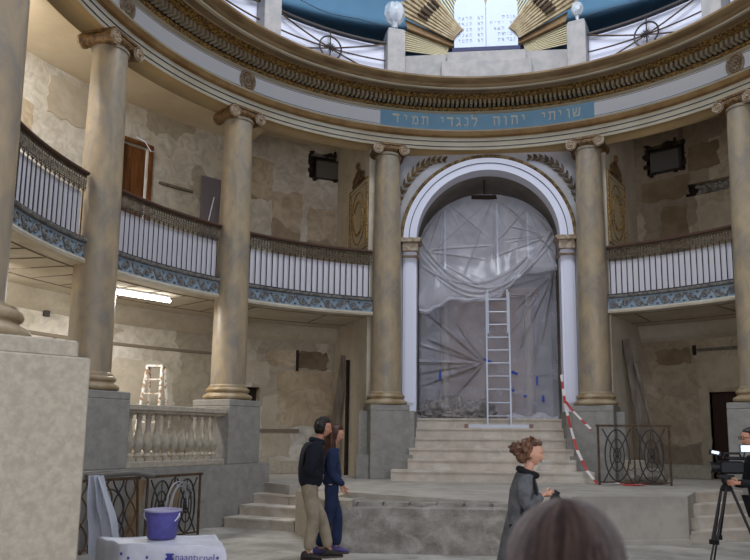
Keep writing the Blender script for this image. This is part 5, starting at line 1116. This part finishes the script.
# ------------------------------------------------------------------ tripod and video camera
tc_ = Vector((2.44, -1.0, 0)); t = thing('tripod', 'black video tripod standing before the right steps', 'tripod', tc_)
for k, b in enumerate((math.radians(215), math.radians(100), math.radians(335))):
    f = tc_+Vector((.42*math.cos(b), .42*math.sin(b), .01)); top_ = tc_+Vector((.05*math.cos(b), .05*math.sin(b), 1.03)); s2 = Vector((-math.sin(b), math.cos(b), 0))*.03
    mid2 = top_.lerp(f, .55); g = MB(); g.tube([top_+s2, mid2+s2], .012, 6); g.tube([top_-s2, mid2-s2], .012, 6); g.tube([mid2, f+Vector((0, 0, .03))], .011, 6); g.tube([top_.lerp(f, .35), f], .009, 6); lg = obj('leg', g, M['black'], t)
    g = MB(); g.box(mid2, (.09, .05, .05), rz=b+PI/2); g.sphere(f+Vector((0, 0, .01)), .022, 8, 6); obj('leg_clamp', g, M['black'], lg)
g = MB(); g.lathe([(.06, 1.0), (.065, 1.03), (.05, 1.06), (.035, 1.08), (.05, 1.10), (.05, 1.15)], tc_, 16); g.box(tc_+Vector((0, 0, 1.165)), (.16, .09, .03)); obj('head', g, M['black'], t)
g = MB(); g.tube([tc_+Vector((.03, 0, 1.12)), tc_+Vector((.35, -.03, 1.05))], .011, 6); obj('pan_handle', g, M['black'], t)
vc = tc_+Vector((.06, 0, 1.26)); t = thing('video_camera', 'black video camera with lit side screen mounted on the tripod', 'video camera', vc-Vector((0, 0, .09)))
g = MB(); g.bbox(vc, (.27, .13, .14), b=.02); g.bbox(vc+Vector((.06, 0, .10)), (.2, .05, .04), b=.01); g.tube([vc+Vector((-.08, 0, .1)), vc+Vector((-.06, 0, .155)), vc+Vector((.10, 0, .155)), vc+Vector((.12, 0, .1))], .013, 6); obj('camera_body', g, M['black'], t, smooth=False)
g = MB(); g.tube([vc+Vector((-.13, 0, 0)), vc+Vector((-.17, 0, 0)), vc+Vector((-.175, 0, 0)), vc+Vector((-.22, 0, 0))], [.05, .05, .06, .063], 18); obj('lens', g, M['black'], t)
g = MB(); g.tube([vc+Vector((-.221, 0, 0)), vc+Vector((-.224, 0, 0))], .055, 18); obj('front_glass', g, M['lens'], t)
g = MB(); g.box(vc+Vector((.14, -.09, .21)), (.13, .014, .085), rz=.15); sc_ = obj('monitor', g, M['black'], t, smooth=False)
g = MB(); g.box(vc+Vector((.14, -.099, .21)), (.115, .004, .07), rz=.15); obj('screen', g, M['screen'], sc_, smooth=False)
g = MB(); g.tube([vc+Vector((.12, -.05, .08)), vc+Vector((.13, -.08, .17))], .008, 6); obj('monitor_arm', g, M['black'], t)
g = MB(); g.box(vc+Vector((-.17, -.03, .16)), (.12, .05, .05), rot=Matrix.Rotation(.2, 3, 'Y')); g.tube([vc+Vector((-.15, -.02, .06)), vc+Vector((-.17, -.03, .15))], .01, 6); lt = obj('light_head', g, M['black'], t, smooth=False)
g = MB(); g.box(vc+Vector((-.175, -.057, .165)), (.08, .004, .03), rot=Matrix.Rotation(.2, 3, 'Y')); obj('light_panel', g, M['screen'], lt, smooth=False)
g = MB(); g.sphere((2.68, -1.55, .16), (.17, .13, .17), 20, 12, fn=lambda v, q: q*(1+.12*noise.noise(v*3))); tag(obj('equipment_bag', g, M['black']), 'black rounded equipment bag on the floor at the right edge', 'bag')
